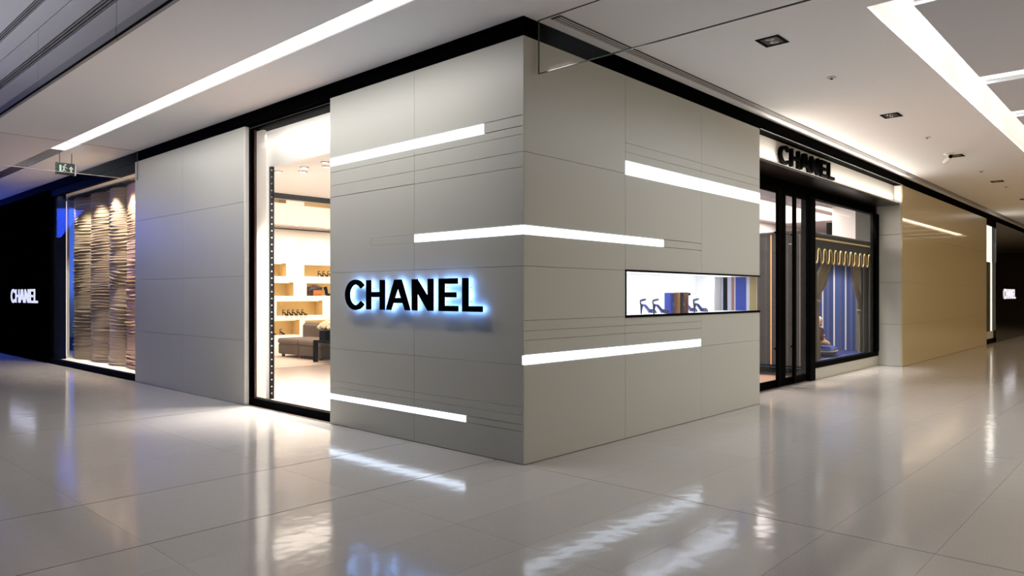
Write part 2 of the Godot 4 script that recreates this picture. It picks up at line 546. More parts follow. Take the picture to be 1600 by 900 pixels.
func facade_left():
	var s := sb()
	box(s, Vector3(-2.915, 0.0, -0.30), Vector3(-0.021, TOP, -0.021))
	var w := struct("wall_left", "pale porcelain panelled shopfront wall left of the corner", s, M.core)
	# column beside the entrance, then the one at the corner
	var a0 := -2.92
	var am := -1.447
	panels_x(w, a0, am, [0.0, 0.28], M.panel)
	panels_x(w, a0, am, [0.34, 0.42, 0.49, 0.849, 1.695], M.panel)
	var g := 0.0015
	s = sb()
	box(s, Vector3(a0 + g, 1.695 + g, -0.02), Vector3(am - g, 1.964, 0))
	box(s, Vector3(a0 + g, 1.964, -0.02), Vector3(-2.15, 2.046, 0))
	box(s, Vector3(a0 + g, 2.046, -0.02), Vector3(am - g, 2.541 - g, 0))
	part("panel", s, M.panel, w)
	bpart("inlay", Vector3(-2.15 + g, 1.964 + g, -0.02), Vector3(am - g, 2.046 - g, -0.001), M.panel, w)
	panels_x(w, a0, am, [2.541, 2.671, 2.82, 2.889], M.panel)
	panels_x(w, a0, am, [2.982, 3.659], M.panel)
	var b1 := 0.0
	panels_x(w, am, b1, [0.0, 0.28], M.panel)
	panels_x(w, -0.709, b1, [0.28, 0.34], M.panel)
	panels_x(w, am, b1, [0.34, 0.42, 0.49, 0.849, 1.695, 1.964], M.panel)
	panels_x(w, am, b1, [2.046, 2.541, 2.671, 2.82, 2.889], M.panel)
	panels_x(w, -0.477, b1, [2.889, 2.982], M.panel)
	panels_x(w, am, b1, [2.982, 3.659], M.panel)
	led_line("highest white light line on the left wall, running out from the entrance", Vector3(a0 + 0.002, 2.891, -0.02), Vector3(-0.479, 2.98, 0.004))
	led_line("white light line on the left wall meeting the corner above the black letters", Vector3(am + 0.002, 1.966, -0.02), Vector3(0.004, 2.044, 0.004))
	led_line("lowest white light line, just above the floor on the left wall", Vector3(a0 + 0.002, 0.282, -0.02), Vector3(-0.711, 0.338, 0.004))
	# black halo lit letters
	var t := thing("halo_sign", "large black shop name letters with blue white halo light on left wall", "sign", Vector3(-2.535, 1.296, 0.0))
	word(t, Vector3(0, 0, 0.042), Vector3.RIGHT, Vector3.BACK, 2.093, 0.306, 0.025, M.black_matt, M.letter_back)
	for ch in CELL:
		for k in 2:
			var pin := sb()
			var bx: float = (CELL[ch][0] + 0.028) * 2.093
			tube(pin, [Vector3(bx, 0.09 + 0.13 * k, 0.001), Vector3(bx, 0.09 + 0.13 * k, 0.036)], 0.004, 6)
			part("standoff_pin", pin, M.steel, t)
	for ch in CELL:
		var lx: float = -2.535 + CELL[ch][0] * 2.093 + (0.05 if ch == "A" else 0.033)
		omni("halo_light", Vector3(lx, 1.33 if ch == "A" else 1.45, 0.02), Color(0.45, 0.66, 1.0), 0.012, 0.01)
	# second panelled stretch, beyond the entrance
	s = sb()
	box(s, Vector3(-8.685, 0.0, -0.30), Vector3(-4.921, TOP, -0.021))
	var w2 := struct("wall_left", "pale panelled wall between the entrance and the curtained window", s, M.core)
	panels_x(w2, -8.69, -6.83, ROWS, M.panel)
	panels_x(w2, -6.83, -4.92, ROWS, M.panel)
	bpart("edge_panel", Vector3(-4.92, 0.004, -0.302), Vector3(-4.905, TOP - 0.003, 0.0), M.white, w2)  # white stands in for the shop light on this return
	# black band between the panels and the ceiling
	s = sb()
	box(s, Vector3(-24, TOP, -0.35), Vector3(0.004, CEIL - 0.001, 0.004))
	box(s, Vector3(-24, CEIL + 0.001, -0.35), Vector3(-0.3, CEIL + 1.0, -0.31))
	struct("trim", "black band along the top of the left wall", s, M.black_matt)
	s = sb()
	box(s, Vector3(-0.35, TOP, -45), Vector3(0.004, CEIL, -0.351))
	struct("trim", "black band along the top of the right wall", s, M.black_matt)

func facade_right():
	var s := sb()
	var core := func(t: SurfaceTool, z0: float, z1: float, y0: float, y1: float): box(t, Vector3(-0.30, y0, z0), Vector3(-0.021, y1, z1))
	wall_blocks(s, [[-4.71, 1.222, -1.53, 1.703]], -4.70, -0.302, 0.0, TOP, core)
	var w := struct("wall_right", "pale porcelain panelled shopfront wall right of the corner", s, M.core)
	var c1 := -1.536
	var c2 := -3.113
	var c3 := -4.706
	panels_z(w, c1, 0.0, [0.0, 0.849], M.panel)
	panels_z(w, c1, 0.0, [0.936, 1.06, 1.14, 1.23, 1.695, 1.964], M.panel)
	panels_z(w, c1, 0.0, [2.046, 2.671, 3.659], M.panel)
	panels_z(w, c2, c1, [0.0, 0.849], M.panel)
	panels_z(w, c2, c1, [0.936, 1.06, 1.14, 1.23], M.panel)
	panels_z(w, c2, c1, [1.695, 1.964], M.panel)
	panels_z(w, c2, -2.273, [1.964, 2.046], M.panel)
	panels_z(w, c2, c1, [2.046, 2.661], M.panel)
	panels_z(w, c2, c1, [2.803, 2.889, 2.982, 3.659], M.panel)
	panels_z(w, c3, c2, [0.0, 0.849, 1.23], M.panel)
	panels_z(w, c3, c2, [1.695, 2.661], M.panel)
	panels_z(w, c3, c2, [2.803, 2.889, 2.982, 3.659], M.panel)
	bpart("edge_panel", Vector3(-0.6, 0.0, -4.72), Vector3(-0.02, 1.22, -4.706), M.panel, w)
	bpart("edge_panel", Vector3(-0.6, 1.705, -4.72), Vector3(-0.02, TOP, -4.706), M.panel, w)
	led_line("white light line on the right wall meeting the corner at head height", Vector3(-0.02, 1.966, -2.271), Vector3(0.004, 2.044, -0.0205))
	led_line("highest white light line on the right wall, ending beside the doors", Vector3(-0.02, 2.663, c3), Vector3(0.004, 2.801, c1 - 0.002))
	led_line("lowest white light line on the right wall, under the display niche", Vector3(-0.02, 0.851, -3.096), Vector3(0.004, 0.934, 0.0))
	# glossy wall beyond the portal, warm light put into its beige colour
	s = sb()
	box(s, Vector3(-0.9, 0, -20.1), Vector3(-0.021, TOP, -11.465))
	var w2 := struct("wall_right", "glossy wall with warm light in its beige colour mirroring the mall lights beyond the portal", s, M.core)
	panels_z(w2, -15.75, -11.449, ROWS, M.panel_warm_lit, 0.0, 0.0015)
	panels_z(w2, -20.118, -15.75, ROWS, M.panel_warm_lit, 0.0, 0.0015)
	for j in 4:
		bpart("pier_panel", Vector3(-0.47, ROWS[j] + 0.004, -11.465), Vector3(-0.0215, minf(ROWS[j + 1], 3.29) - 0.002, -11.44), M.panel, w2, 0.001)
	bpart("edge_panel", Vector3(-0.15, 3.29, -11.463), Vector3(-0.0215, TOP - 0.003, -11.442), M.white, w2)  # whiter than the pier, with the light on it put in

func entrance_left():
	# glazed opening: black frame, glass, white partition inside
	var d := struct("door_1", "tall glazed entrance with black frame and black bottom rail")
	bpart("head", Vector3(-4.905, 3.612, -0.16), Vector3(-2.92, TOP, -0.055), M.black, d, 0.004)
	bpart("head_trim", Vector3(-4.905, 3.63, -0.0545), Vector3(-2.92, 3.636, -0.05), M.steel, d)
	bpart("bottom_rail", Vector3(-4.905, 0.0, -0.16), Vector3(-2.92, 0.098, -0.055), M.black, d, 0.004)
	bpart("jamb", Vector3(-4.905, 0.098, -0.125), Vector3(-4.845, 3.612, -0.055), M.black, d, 0.004)
	bpart("jamb_trim", Vector3(-4.844, 0.098, -0.125), Vector3(-4.825, 3.612, -0.095), mat(Color(0.22, 0.10, 0.09), 0.4), d)
	bpart("pane", Vector3(-4.824, 0.098, -0.115), Vector3(-2.92, 3.612, -0.105), M.glass, d)

func far_left():
	# curtained shop window
	var d := struct("window_2", "shop window with black frame in front of ruched curtains")
	bpart("head", Vector3(-13.6, 3.52, -0.12), Vector3(-8.70, TOP, -0.03), M.black, d, 0.004)
	bpart("bottom_rail", Vector3(-13.6, 0.0, -0.12), Vector3(-8.70, 0.10, -0.03), M.black, d, 0.004)
	bpart("jamb", Vector3(-13.6, 0.10, -0.12), Vector3(-13.45, 3.52, -0.03), M.black, d, 0.004)
	bpart("pane", Vector3(-13.45, 0.10, -0.085), Vector3(-8.70, 3.52, -0.075), M.glass, d)
	# window box
	var s := sb()
	box(s, Vector3(-16.2, 0.0, -1.75), Vector3(-8.3, 3.66, -1.65))
	box(s, Vector3(-8.4, 0.0, -1.65), Vector3(-8.3, 3.66, -0.31))
	box(s, Vector3(-16.2, 3.62, -1.65), Vector3(-8.4, 3.658, -0.13))
	struct("wall_window", "white lining of the curtained shop window", s, M.white)
	s = sb()
	box(s, Vector3(-16.2, -0.01, -1.65), Vector3(-8.4, 0.06, -0.121))
	struct("floor", "pale plinth inside the curtained window", s, M.white)
	bpart("return_panel", Vector3(-16.2, 0.06, -0.60), Vector3(-14.6, 3.6, -0.55), mat(Color(0.03, 0.035, 0.07), 0.15), d)  # dark blue colour stands in for reflections in the glass
	var pt := thing("light_column", "white lit vertical strip left of the ruched curtains", "light", Vector3.ZERO)
	pt.position = Vector3(-14.23, 0.06, -0.49)
	var ps := sb()
	box(ps, Vector3(-0.18, 0, -0.06), Vector3(0.15, 3.49, -0.01), 0.004)
	part("casing", ps, M.white, pt)
	bpart("diffuser", Vector3(-0.16, 0.02, -0.008), Vector3(0.13, 3.47, 0.0), glow(Color(1.0, 0.95, 0.9), 0.8), pt)
	area("column_light", Vector3(-14.23, 1.8, -0.47), Vector3(0.3, 0, 1).normalized(), Vector2(0.28, 3.4), Color(1.0, 0.94, 0.86), 0.6)
	for k in 6:
		spot("curtain_spot", Vector3(-13.6 + 0.85 * k, 3.58, -0.22), Vector3(-13.9 + 0.85 * k, 0.9, -0.62), 40.0, Color(1.0, 0.95, 0.88), 5.0, 0.05)
	area("curtain_end_light", Vector3(-8.75, 1.8, -0.35), Vector3(-1, 0, -0.35).normalized(), Vector2(0.15, 3.2), Color(1.0, 0.86, 0.64), 3.0)
	# four ruched curtain drops
	var spans := [[-13.98, -12.93], [-12.90, -11.84], [-11.80, -10.72], [-10.68, -9.0]]
	var tones := [Color(0.58, 0.52, 0.44), Color(0.57, 0.50, 0.42), Color(0.62, 0.55, 0.47), Color(0.78, 0.63, 0.45)]
	var names := ["leftmost ruched beige curtain drop, beside the lit white strip", "second ruched beige curtain drop, smoother at the top, in the left window", "third ruched beige curtain drop with bright ridges at its right edge", "warm tan ruched curtain drop at the right end of the left window"]
	for k in 4:
		var nz := FastNoiseLite.new()
		nz.seed = 20 + k; nz.frequency = 1.0; nz.fractal_octaves = 2
		var x0: float = spans[k][0]
		var x1: float = spans[k][1]
		var o := thing("curtain", names[k], "curtain", Vector3((x0 + x1) / 2, 0.08, -0.55), 0.0, "ruched curtain drops in the left window")
		var wd := x1 - x0
		var f := func(u: float, v: float) -> Vector3:
			var x := (u - 0.5) * wd
			var edge := pow(absf(u - 0.5) * 2.0, 2.0)
			var yy := v * 3.46
			# ruches: short folds that fan from the gathered edges
			var wob := nz.get_noise_2d(u * 0.55, yy * 0.9) * 0.5
			var ph := yy * 95.0 + wob * 16.0 + sin(u * PI) * 1.0
			var amp := smoothstep(-0.35, 0.35, nz.get_noise_2d(u * 0.9 + 7.0, yy * 1.7)) * (0.45 + 0.75 * smoothstep(3.3, 1.0, yy))
			if k == 1: amp *= 0.6
			var fold := (absf(sin(ph * 0.5)) - 0.5) * 0.046 * amp
			var fold2 := nz.get_noise_2d(u * 0.9, yy * 30.0) * 0.026 * (0.25 + amp)
			return Vector3(x, yy, fold + fold2 - 0.16 * edge * (1.0 if k != 3 else 0.4) + 0.05)
		var sh := sb(true)
		sheet(sh, 16, 520, f, Vector3(0, 0, 1))
		var m := mat(tones[k], 0.5)
		m.rim_enabled = true; m.rim = 0.3
		part("fabric", sh, m, o)
		var rail := sb()
		box(rail, Vector3(-wd / 2, 3.46, -0.05), Vector3(wd / 2, 3.5, 0.06), 0.004)
		part("rail", rail, M.black, o)
	# black wall at the left end with white letters
	s = sb()
	box(s, Vector3(-24, 0, -0.35), Vector3(-13.601, TOP - 0.001, 0.02))
	struct("wall_left", "black wall at the left end with white lettering", s, M.black_wall)
	var t := thing("wall_sign", "white shop name lettering on the black wall at far left", "sign", Vector3(-16.40, 1.265, 0.02))
	word(t, Vector3(0, 0, 0.0), Vector3.RIGHT, Vector3.BACK, 2.18, 0.31, 0.02, M.sign_white, null, 0.17)
	area("sign_light", Vector3(-15.3, 1.42, 0.06), Vector3.BACK, Vector2(2.1, 0.3), Color(0.9, 0.93, 1.0), 0.12)

func portal_right():
	# fascia with black letters, dark soffit, glazed doors and display window
	var s := sb()
	box(s, Vector3(-0.45, 3.29, -11.438), Vector3(-0.15, TOP, -4.722))
	struct("wall_portal", "white sign fascia over the doors and display window", s, mat(Color(0.80, 0.79, 0.77), 0.6))
	s = sb()
	box(s, Vector3(-0.60, 3.262, -11.438), Vector3(-0.05, 3.289, -4.722))
	struct("trim", "dark soffit under the sign fascia", s, M.bronze)
	var t := thing("fascia_sign", "black raised shop name letters on the white fascia above the doors", "sign", Vector3(-0.15, 3.333, -5.56))
	word(t, Vector3(0.035, 0, 0), Vector3.FORWARD, Vector3.RIGHT, 2.2, 0.26, 0.05, M.black_matt, null)
	for ch in CELL:
		var pin := sb()
		var bx: float = (CELL[ch][0] + 0.028) * 2.2
		tube(pin, [Vector3(0.001, 0.13, -bx), Vector3(0.036, 0.13, -bx)], 0.005, 6)
		part("standoff_pin", pin, M.steel, t)
	var tl := thing("fascia_lamp", "slim light tube lying on the dark ledge under the black fascia letters", "light", Vector3(-0.075, 3.289, -8.1))
	bpart("casing", Vector3(-0.02, 0.001, -3.3), Vector3(0.02, 0.010, 3.3), M.black, tl)
	bpart("tube", Vector3(-0.012, 0.0105, -3.28), Vector3(0.012, 0.02, 3.28), glow(Color(1, 0.96, 0.93), 1.2), tl, 0.004)
	area("fascia_light", Vector3(-0.06, 3.318, -8.1), Vector3(0.3, 1, 0).normalized(), Vector2(0.03, 6.5), Color(1.0, 0.96, 0.90), 4.0, Vector3(0, 0, 1))
	s = sb()
	box(s, Vector3(0.0045, TOP - 0.006, -11.44), Vector3(0.012, TOP + 0.004, -4.71))
	struct("trim", "thin bright metal edge under the black band over the fascia", s, M.steel)
	# header behind the soffit
	s = sb()
	box(s, Vector3(-0.60, 3.10, -11.438), Vector3(-0.50, 3.261, -4.722))
	struct("trim", "black header above the glazed doors", s, M.black_matt)
	# doors: two leaves with black stiles and full height pull bars
	var zs := -7.90
	var d := struct("door_2", "pair of glass doors with black stiles and tall black pull bars")
	bpart("jamb", Vector3(-0.60, 0, zs - 0.03), Vector3(-0.44, 3.10, -7.70), M.black, d, 0.003)
	bpart("jamb", Vector3(-0.60, 0, -4.86), Vector3(-0.46, 3.10, -4.722), M.black, d, 0.003)
	for leaf in [[-6.665, -4.87], [-7.695, -6.675]]:
		var z0: float = leaf[0]
		var z1: float = leaf[1]
		var lf := bpart("leaf", Vector3(-0.525, 0.125, z0 + 0.01), Vector3(-0.513, 3.08, z1 - 0.01), M.glass, d)
		bpart("bottom_rail", Vector3(-0.545, 0.01, z0), Vector3(-0.49, 0.122, z1), M.black, lf, 0.003)
		bpart("top_rail", Vector3(-0.545, 3.04, z0), Vector3(-0.49, 3.098, z1), M.black, lf, 0.003)
	bpart("stile", Vector3(-0.545, 0.122, -6.79), Vector3(-0.49, 3.04, -6.67), M.black, d, 0.003)
	bpart("stile", Vector3(-0.545, 0.122, -6.665), Vector3(-0.49, 3.04, -6.56), M.black, d, 0.003)
	for z in [-6.40, -7.04]:
		var h := bpart("pull_bar", Vector3(-0.475, 0.03, z - 0.045), Vector3(-0.435, 3.07, z + 0.045), M.black, d, 0.004)
		for y in [0.6, 2.4]: bpart("bracket", Vector3(-0.512, y, z - 0.01), Vector3(-0.475, y + 0.03, z + 0.01), M.black, h)
	# display window over a pale sill
	var w := struct("window_3", "display window with black frame over a pale sill")
	bpart("frame_bottom", Vector3(-0.55, 0.20, -11.438), Vector3(-0.44, 0.285, -7.932), M.black, w, 0.003)
	bpart("frame_side", Vector3(-0.55, 0.285, -11.438), Vector3(-0.43, 3.10, -11.25), M.black, w, 0.003)
	bpart("pane", Vector3(-0.50, 0.285, -11.25), Vector3(-0.49, 3.10, -7.932), M.glass, w)
	s = sb()
	box(s, Vector3(-0.54, 0.0, -11.438), Vector3(-0.45, 0.198, -7.932), 0.004)
	struct("baseboard_portal", "pale sill wall under the display window", s, M.panel)
	# the room behind
	s = sb()
	box(s, Vector3(-4.2, -0.02, -20.0), Vector3(-0.62, 0.012, -4.75))
	struct("floor", "pinkish stone floor inside the doors", s, mat(Color(0.72, 0.60, 0.53), 0.3))
	s = sb()
	box(s, Vector3(-4.2, 3.42, -20.0), Vector3(-0.61, 3.5, -4.75))
	struct("ceiling", "grey white ceiling inside the doors", s, mat(Color(0.72, 0.70, 0.72), 0.8))
	s = sb()
	box(s, Vector3(-4.3, 0.0, -20.0), Vector3(-4.2, 3.419, -4.75))
	struct("wall_inside", "white back wall of the room behind the doors", s, M.white)
	s = sb()
	box(s, Vector3(-4.2, 0.0, -4.76), Vector3(-0.62, 3.419, -4.73))
	struct("wall_inside", "white near wall of the room behind the doors", s, M.white)
	s = sb()
	box(s, Vector3(-4.2, 0.0, -20.1), Vector3(-0.62, 3.419, -20.0))
	struct("wall_inside", "white far wall of the room behind the doors", s, M.white)
	s = sb()
	box(s, Vector3(-1.62, 0.013, -12.3), Vector3(-0.62, 3.419, -12.2))
	struct("wall_display", "white wall end behind the display booth", s, M.white)
	var post := thing("display_post", "slim black post standing behind the striped booth", "post", Vector3(-1.70, 0.012, -12.25))
	bpart("shaft", Vector3(-0.05, 0.012, -0.05), Vector3(0.05, 3.06, 0.05), M.black, post, 0.004)
	bpart("base_plate", Vector3(-0.08, 0.0, -0.08), Vector3(0.08, 0.012, 0.08), M.black, post)
	# room lamps, the wide flat one added as fill
	var ll := thing("ceiling_lamp", "long white ceiling lamp seen through the display window", "light", Vector3(-1.78, 3.415, -13.2))
	bpart("housing", Vector3(-0.10, -0.02, -1.6), Vector3(0.10, 0.0, 1.6), M.white, ll, 0.004)
	bpart("diffuser", Vector3(-0.085, -0.032, -1.57), Vector3(0.085, -0.0205, 1.57), glow(Color(1, 0.93, 0.88), 1.4), ll)
	area("room_lamp_light", Vector3(-1.78, 3.375, -13.2), Vector3.DOWN, Vector2(0.17, 3.1), Color(1.0, 0.93, 0.87), 3.0)
	var rl := thing("ceiling_lamp", "short white ceiling lamp seen through the glass doors", "light", Vector3(-2.0, 3.415, -6.6))
	bpart("housing", Vector3(-0.10, -0.02, -0.5), Vector3(0.10, 0.0, 0.5), M.white, rl, 0.004)
	bpart("diffuser", Vector3(-0.085, -0.032, -0.47), Vector3(0.085, -0.0205, 0.47), glow(Color(1, 0.93, 0.88), 1.4), rl)
	area("room_lamp_light", Vector3(-2.0, 3.375, -6.6), Vector3.DOWN, Vector2(0.17, 0.9), Color(1.0, 0.93, 0.87), 8.0)
	area("room_fill_light", Vector3(-3.05, 3.38, -10.0), Vector3.DOWN, Vector2(1.6, 10.0), Color(1.0, 0.95, 0.95), 55.0)  # fill added to brighten the room
	var pl := thing("ceiling_lamp", "added wide flat fill panel deep in the room behind the doors", "light", Vector3(-3.05, 3.415, -10.0))
	bpart("diffuser", Vector3(-0.8, -0.012, -5.0), Vector3(0.8, 0.0, 5.0), glow(Color(1, 0.93, 0.88), 1.0), pl)
	# spot cluster above the display
	for i in 9:
		var z := -8.55 - 0.36 * i
		var o := thing("spotlight", "small display spotlight, %s along the front of the display ceiling" % ["first", "second", "third", "fourth", "fifth", "sixth", "seventh", "eighth", "ninth"][i], "spotlight", Vector3(-1.05, 3.42, z), 0.0, "spotlights over the display booth")
		var b := sb(true)
		tube(b, [Vector3(0, 0, 0), Vector3(0, -0.05, 0)], 0.012, 8)
		part("stem", b, M.slot, o)
		b = sb(true)
		tube(b, [Vector3(-0.05, -0.05, 0), Vector3(0.06, -0.09, 0)], [0.04, 0.05], 12)
		part("head", b, M.slot, o)
		b = sb(true)
		tube(b, [Vector3(0.06, -0.09, 0), Vector3(0.068, -0.093, 0)], 0.044, 12)
		part("lens", b, M.lamp_warm, o)
	for k in 6:
		spot("display_spot", Vector3(-0.56, 3.07, -8.2 - 0.6 * k), Vector3(-0.66, 0.6, -8.2 - 0.6 * k), 30.0, Color(1.0, 0.95, 0.9), 3.0, 0.03)

func far_right():
	# lit shop window at the far end, then a black portal with lettering
	var d := struct("window_4", "narrow lit shop window at the far right")
	bpart("frame", Vector3(-0.3, 3.50, -21.45), Vector3(-0.01, TOP, -20.13), M.black, d)
	bpart("bottom_rail", Vector3(-0.3, 0.0, -21.45), Vector3(-0.02, 0.14, -20.13), M.black, d)
	bpart("sill", Vector3(-0.25, 0.14, -21.45), Vector3(-0.05, 0.36, -20.13), M.panel, d)
	bpart("pane", Vector3(-0.03, 0.36, -21.45), Vector3(-0.024, 3.50, -20.13), M.glass, d)
	bpart("lit_panel", Vector3(-0.10, 2.42, -21.30), Vector3(-0.06, 3.5, -20.13), glow(Color(1, 0.99, 0.95), 0.95), d)
	bpart("back_panel", Vector3(-0.11, 0.36, -21.05), Vector3(-0.06, 2.42, -20.13), mat(Color(0.03, 0.06, 0.055), 0.2), d)
	bpart("lit_edge", Vector3(-0.11, 0.36, -21.3), Vector3(-0.055, 2.42, -21.06), glow(Color(1, 0.97, 0.9), 0.9), d)
	area("far_window_light", Vector3(-0.015, 2.95, -20.8), Vector3.RIGHT, Vector2(1.1, 1.0), Color(1, 0.98, 0.93), 0.6)
	var s := sb()
	box(s, Vector3(-0.5, 0, -45), Vector3(0.02, TOP - 0.002, -21.47))
	struct("wall_right", "glossy black wall at the far right with white lettering", s, M.black_gloss)
	var t := thing("wall_sign", "white shop name lettering on the black wall at far right", "sign", Vector3(0.02, 1.32, -22.75))
	word(t, Vector3.ZERO, Vector3.FORWARD, Vector3.RIGHT, 2.2, 0.31, 0.02, M.sign_white, null, 0.17)
	area("sign_light", Vector3(0.06, 1.48, -23.85), Vector3.RIGHT, Vector2(2.1, 0.3), Color(0.9, 0.93, 1.0), 0.12)

func ceiling_fittings():
	# light line in its slot
	var t := thing("ceiling_light_line", "long bright white light line sunk in the left ceiling", "light", Vector3(-4.93, CEIL, 0.945))
	bpart("diffuser", Vector3(-4.5, 0.012, -0.108), Vector3(4.5, 0.02, 0.108), M.strip, t)
	bpart("housing", Vector3(-4.52, 0.021, -0.109), Vector3(4.52, 0.06, 0.109), M.white, t)
	s_blind(Vector3(-11.52, CEIL, 0.945))
	# coffer: white recess with floating panels
	var s := sb()
	var side := 0.42
	box(s, Vector3(2.15, CEIL + 0.06, -29.5), Vector3(2.2, CEIL + side, -1.785))
	box(s, Vector3(6.2, CEIL + 0.06, -29.5), Vector3(6.25, CEIL + side, -1.785))
	box(s, Vector3(2.15, CEIL + 0.06, -1.785), Vector3(6.25, CEIL + side, -1.735))
	box(s, Vector3(2.15, CEIL + 0.06, -29.55), Vector3(6.25, CEIL + side, -29.5))
	struct("ceiling", "white sides of the bright ceiling coffer", s, M.white)
	s = sb()
	box(s, Vector3(2.16, CEIL + side + 0.03, -29.5), Vector3(6.24, CEIL + side + 0.06, -1.75))
	var lit := tag(part("coffer_light", s, M.coffer, self), "bright lit inside of the ceiling coffer at upper right", "light")
	lit.name = "coffer_light"
	var z := -2.02
	var wide := [2.65, 1.66]
	var gaps := 0.36
	for k in 14:
		var dz: float = 2.65 if k == 0 else 1.67
		var o := thing("ceiling_panel", "grey floating coffer panel, %s counting from the near end" % ["first and largest", "second", "third", "fourth", "fifth", "sixth", "seventh", "eighth", "ninth", "tenth", "eleventh", "twelfth", "thirteenth", "fourteenth"][k], "ceiling panel", Vector3(4.2, CEIL, z - dz / 2), 0.0, "floating panels in the ceiling coffer")
		bpart("board", Vector3(-1.71, 0.0, -dz / 2), Vector3(1.71, 0.05, dz / 2), mat(Color(0.80, 0.80, 0.82), 0.8), o, 0.003)
		for hx in [-1.2, 1.2]: bpart("hanger", Vector3(hx - 0.01, 0.05, -0.01), Vector3(hx + 0.01, side - 0.01, 0.01), M.steel, o)
		z -= dz + gaps
	var sk := thing("added_blue_panel", "added blue glowing panel standing in for daylight in the ceiling before the far left black wall", "light", Vector3(-18.4, CEIL, 1.25))  # glowing panel added out of view to colour the floor
	bpart("frame", Vector3(-2.4, -0.01, -0.78), Vector3(2.4, -0.001, 0.78), M.slot, sk)
	bpart("diffuser", Vector3(-2.3, -0.016, -0.7), Vector3(2.3, -0.0105, 0.7), glow(Color(0.3, 0.48, 1.0), 1.2), sk)
	# slot diffuser along the right wall
	var sd := thing("slot_diffuser", "long dark slot diffuser in the ceiling along the right wall", "vent", Vector3(0.185, CEIL, -15.0))
	bpart("frame", Vector3(-0.055, -0.004, -14.8), Vector3(0.055, -0.001, 14.8), M.slot, sd)
	for k in 3: bpart("slat", Vector3(-0.04 + 0.032 * k, -0.009, -14.78), Vector3(-0.028 + 0.032 * k, -0.004, 14.78), M.fascia_panel, sd)
	# recessed downlights in a row, in the ceiling beside the right wall
	var zs := [-2.03, -5.84, -9.62, -13.4, -17.2]
	var nm := ["nearest", "second", "third", "fourth", "farthest"]
	for i in 5:
		var o := thing("downlight", "black rectangular twin downlight in the ceiling by the right wall, %s one" % nm[i], "light fitting", Vector3(1.30, CEIL, zs[i]), 0.0, "twin downlights along the right wall")
		bpart("trim_frame", Vector3(-0.11, -0.006, -0.13), Vector3(0.11, -0.001, -0.10), M.black, o)
		bpart("trim_frame", Vector3(-0.11, -0.006, 0.10), Vector3(0.11, -0.001, 0.13), M.black, o)
		bpart("trim_frame", Vector3(-0.11, -0.006, -0.10), Vector3(-0.08, -0.001, 0.10), M.black, o)
		bpart("trim_frame", Vector3(0.08, -0.006, -0.10), Vector3(0.11, -0.001, 0.10), M.black, o)
		bpart("reflector_plate", Vector3(-0.08, -0.003, -0.10), Vector3(0.08, -0.001, 0.10), M.slot, o)
		for sg in [-1, 1]:
			var b := sb(true)
			tube(b, [Vector3(0, -0.0015, 0.05 * sg), Vector3(0, -0.007, 0.05 * sg)], [0.045, 0.038], 14)
			part("reflector", b, M.steel, o)
	# small sprinkler heads between them
	var sz := [-3.57, -7.64, -11.7, -14.4]
	for i in 4:
		var o := thing("sprinkler", "tiny ceiling sprinkler head in line with the right wall downlights, %s one" % ["nearest", "second", "third", "farthest"][i], "sprinkler", Vector3(1.31, CEIL, sz[i]), 0.0, "sprinkler heads along the right wall")
		var b := sb(true)
		lathe(b, [Vector2(0.0, -0.001), Vector2(0.05, -0.001), Vector2(0.05, -0.008), Vector2(0.02, -0.014), Vector2(0.0, -0.014)], Vector3.ZERO, 14)
		part("rose", b, M.fascia_panel, o)
		b = sb(true)
		lathe(b, [Vector2(0.012, -0.014), Vector2(0.01, -0.020), Vector2(0.018, -0.021), Vector2(0.018, -0.024), Vector2(0.0, -0.025)], Vector3.ZERO, 10)
		part("head", b, M.slot, o)
	# a security camera on the ceiling
	var cm := thing("security_camera", "small white security camera hanging from the ceiling before the sign fascia", "camera", Vector3(1.25, CEIL, -9.3))
	var cb := sb(true)
	lathe(cb, [Vector2(0.0, -0.001), Vector2(0.07, -0.001), Vector2(0.07, -0.02), Vector2(0.03, -0.035), Vector2(0.02, -0.09), Vector2(0.0, -0.09)], Vector3.ZERO, 16)
	part("mount", cb, M.white, cm)
	cb = sb(true)
	tube(cb, [Vector3(0.05, -0.075, 0.10), Vector3(-0.02, -0.105, -0.02), Vector3(-0.07, -0.125, -0.11)], [0.035, 0.045, 0.045], 14)
	part("body", cb, M.white, cm)
	cb = sb(true)
	tube(cb, [Vector3(0.052, -0.074, 0.103), Vector3(0.06, -0.071, 0.118)], 0.03, 12)
	part("lens", cb, M.black, cm)
	# glass smoke curtains hanging from the ceiling
	var g1 := thing("smoke_curtain", "clear hanging glass smoke screen reaching out from the facade corner", "glass screen", Vector3(0.03, CEIL, -0.168))
	bpart("pane", Vector3(0.0, -0.458, -0.004), Vector3(6.0, -0.004, 0.004), M.glass, g1)
	bpart("bottom_edge", Vector3(0.0, -0.466, -0.006), Vector3(6.0, -0.458, 0.006), M.glass_edge, g1)
	bpart("side_edge", Vector3(-0.008, -0.466, -0.006), Vector3(0.0, -0.004, 0.006), M.glass_edge, g1)
	var g2 := thing("smoke_curtain", "clear hanging glass smoke screen beside the green exit sign", "glass screen", Vector3(-8.55, CEIL, 0.02))
	bpart("pane", Vector3(-0.004, -0.472, 0.0), Vector3(0.004, -0.004, 2.10), M.glass, g2)
	bpart("bottom_edge", Vector3(-0.006, -0.480, 0.0), Vector3(0.006, -0.472, 2.10), mat(Color(0.75, 0.72, 0.68), 0.2), g2)  # pale colour puts a glint into this edge
	bpart("side_edge", Vector3(-0.006, -0.480, -0.008), Vector3(0.006, -0.004, 0.0), M.glass_edge, g2)
	# exit sign
	var e := thing("exit_sign", "hanging green exit sign with running figure and arrow", "sign", Vector3(-9.6, 3.46, 0.77))
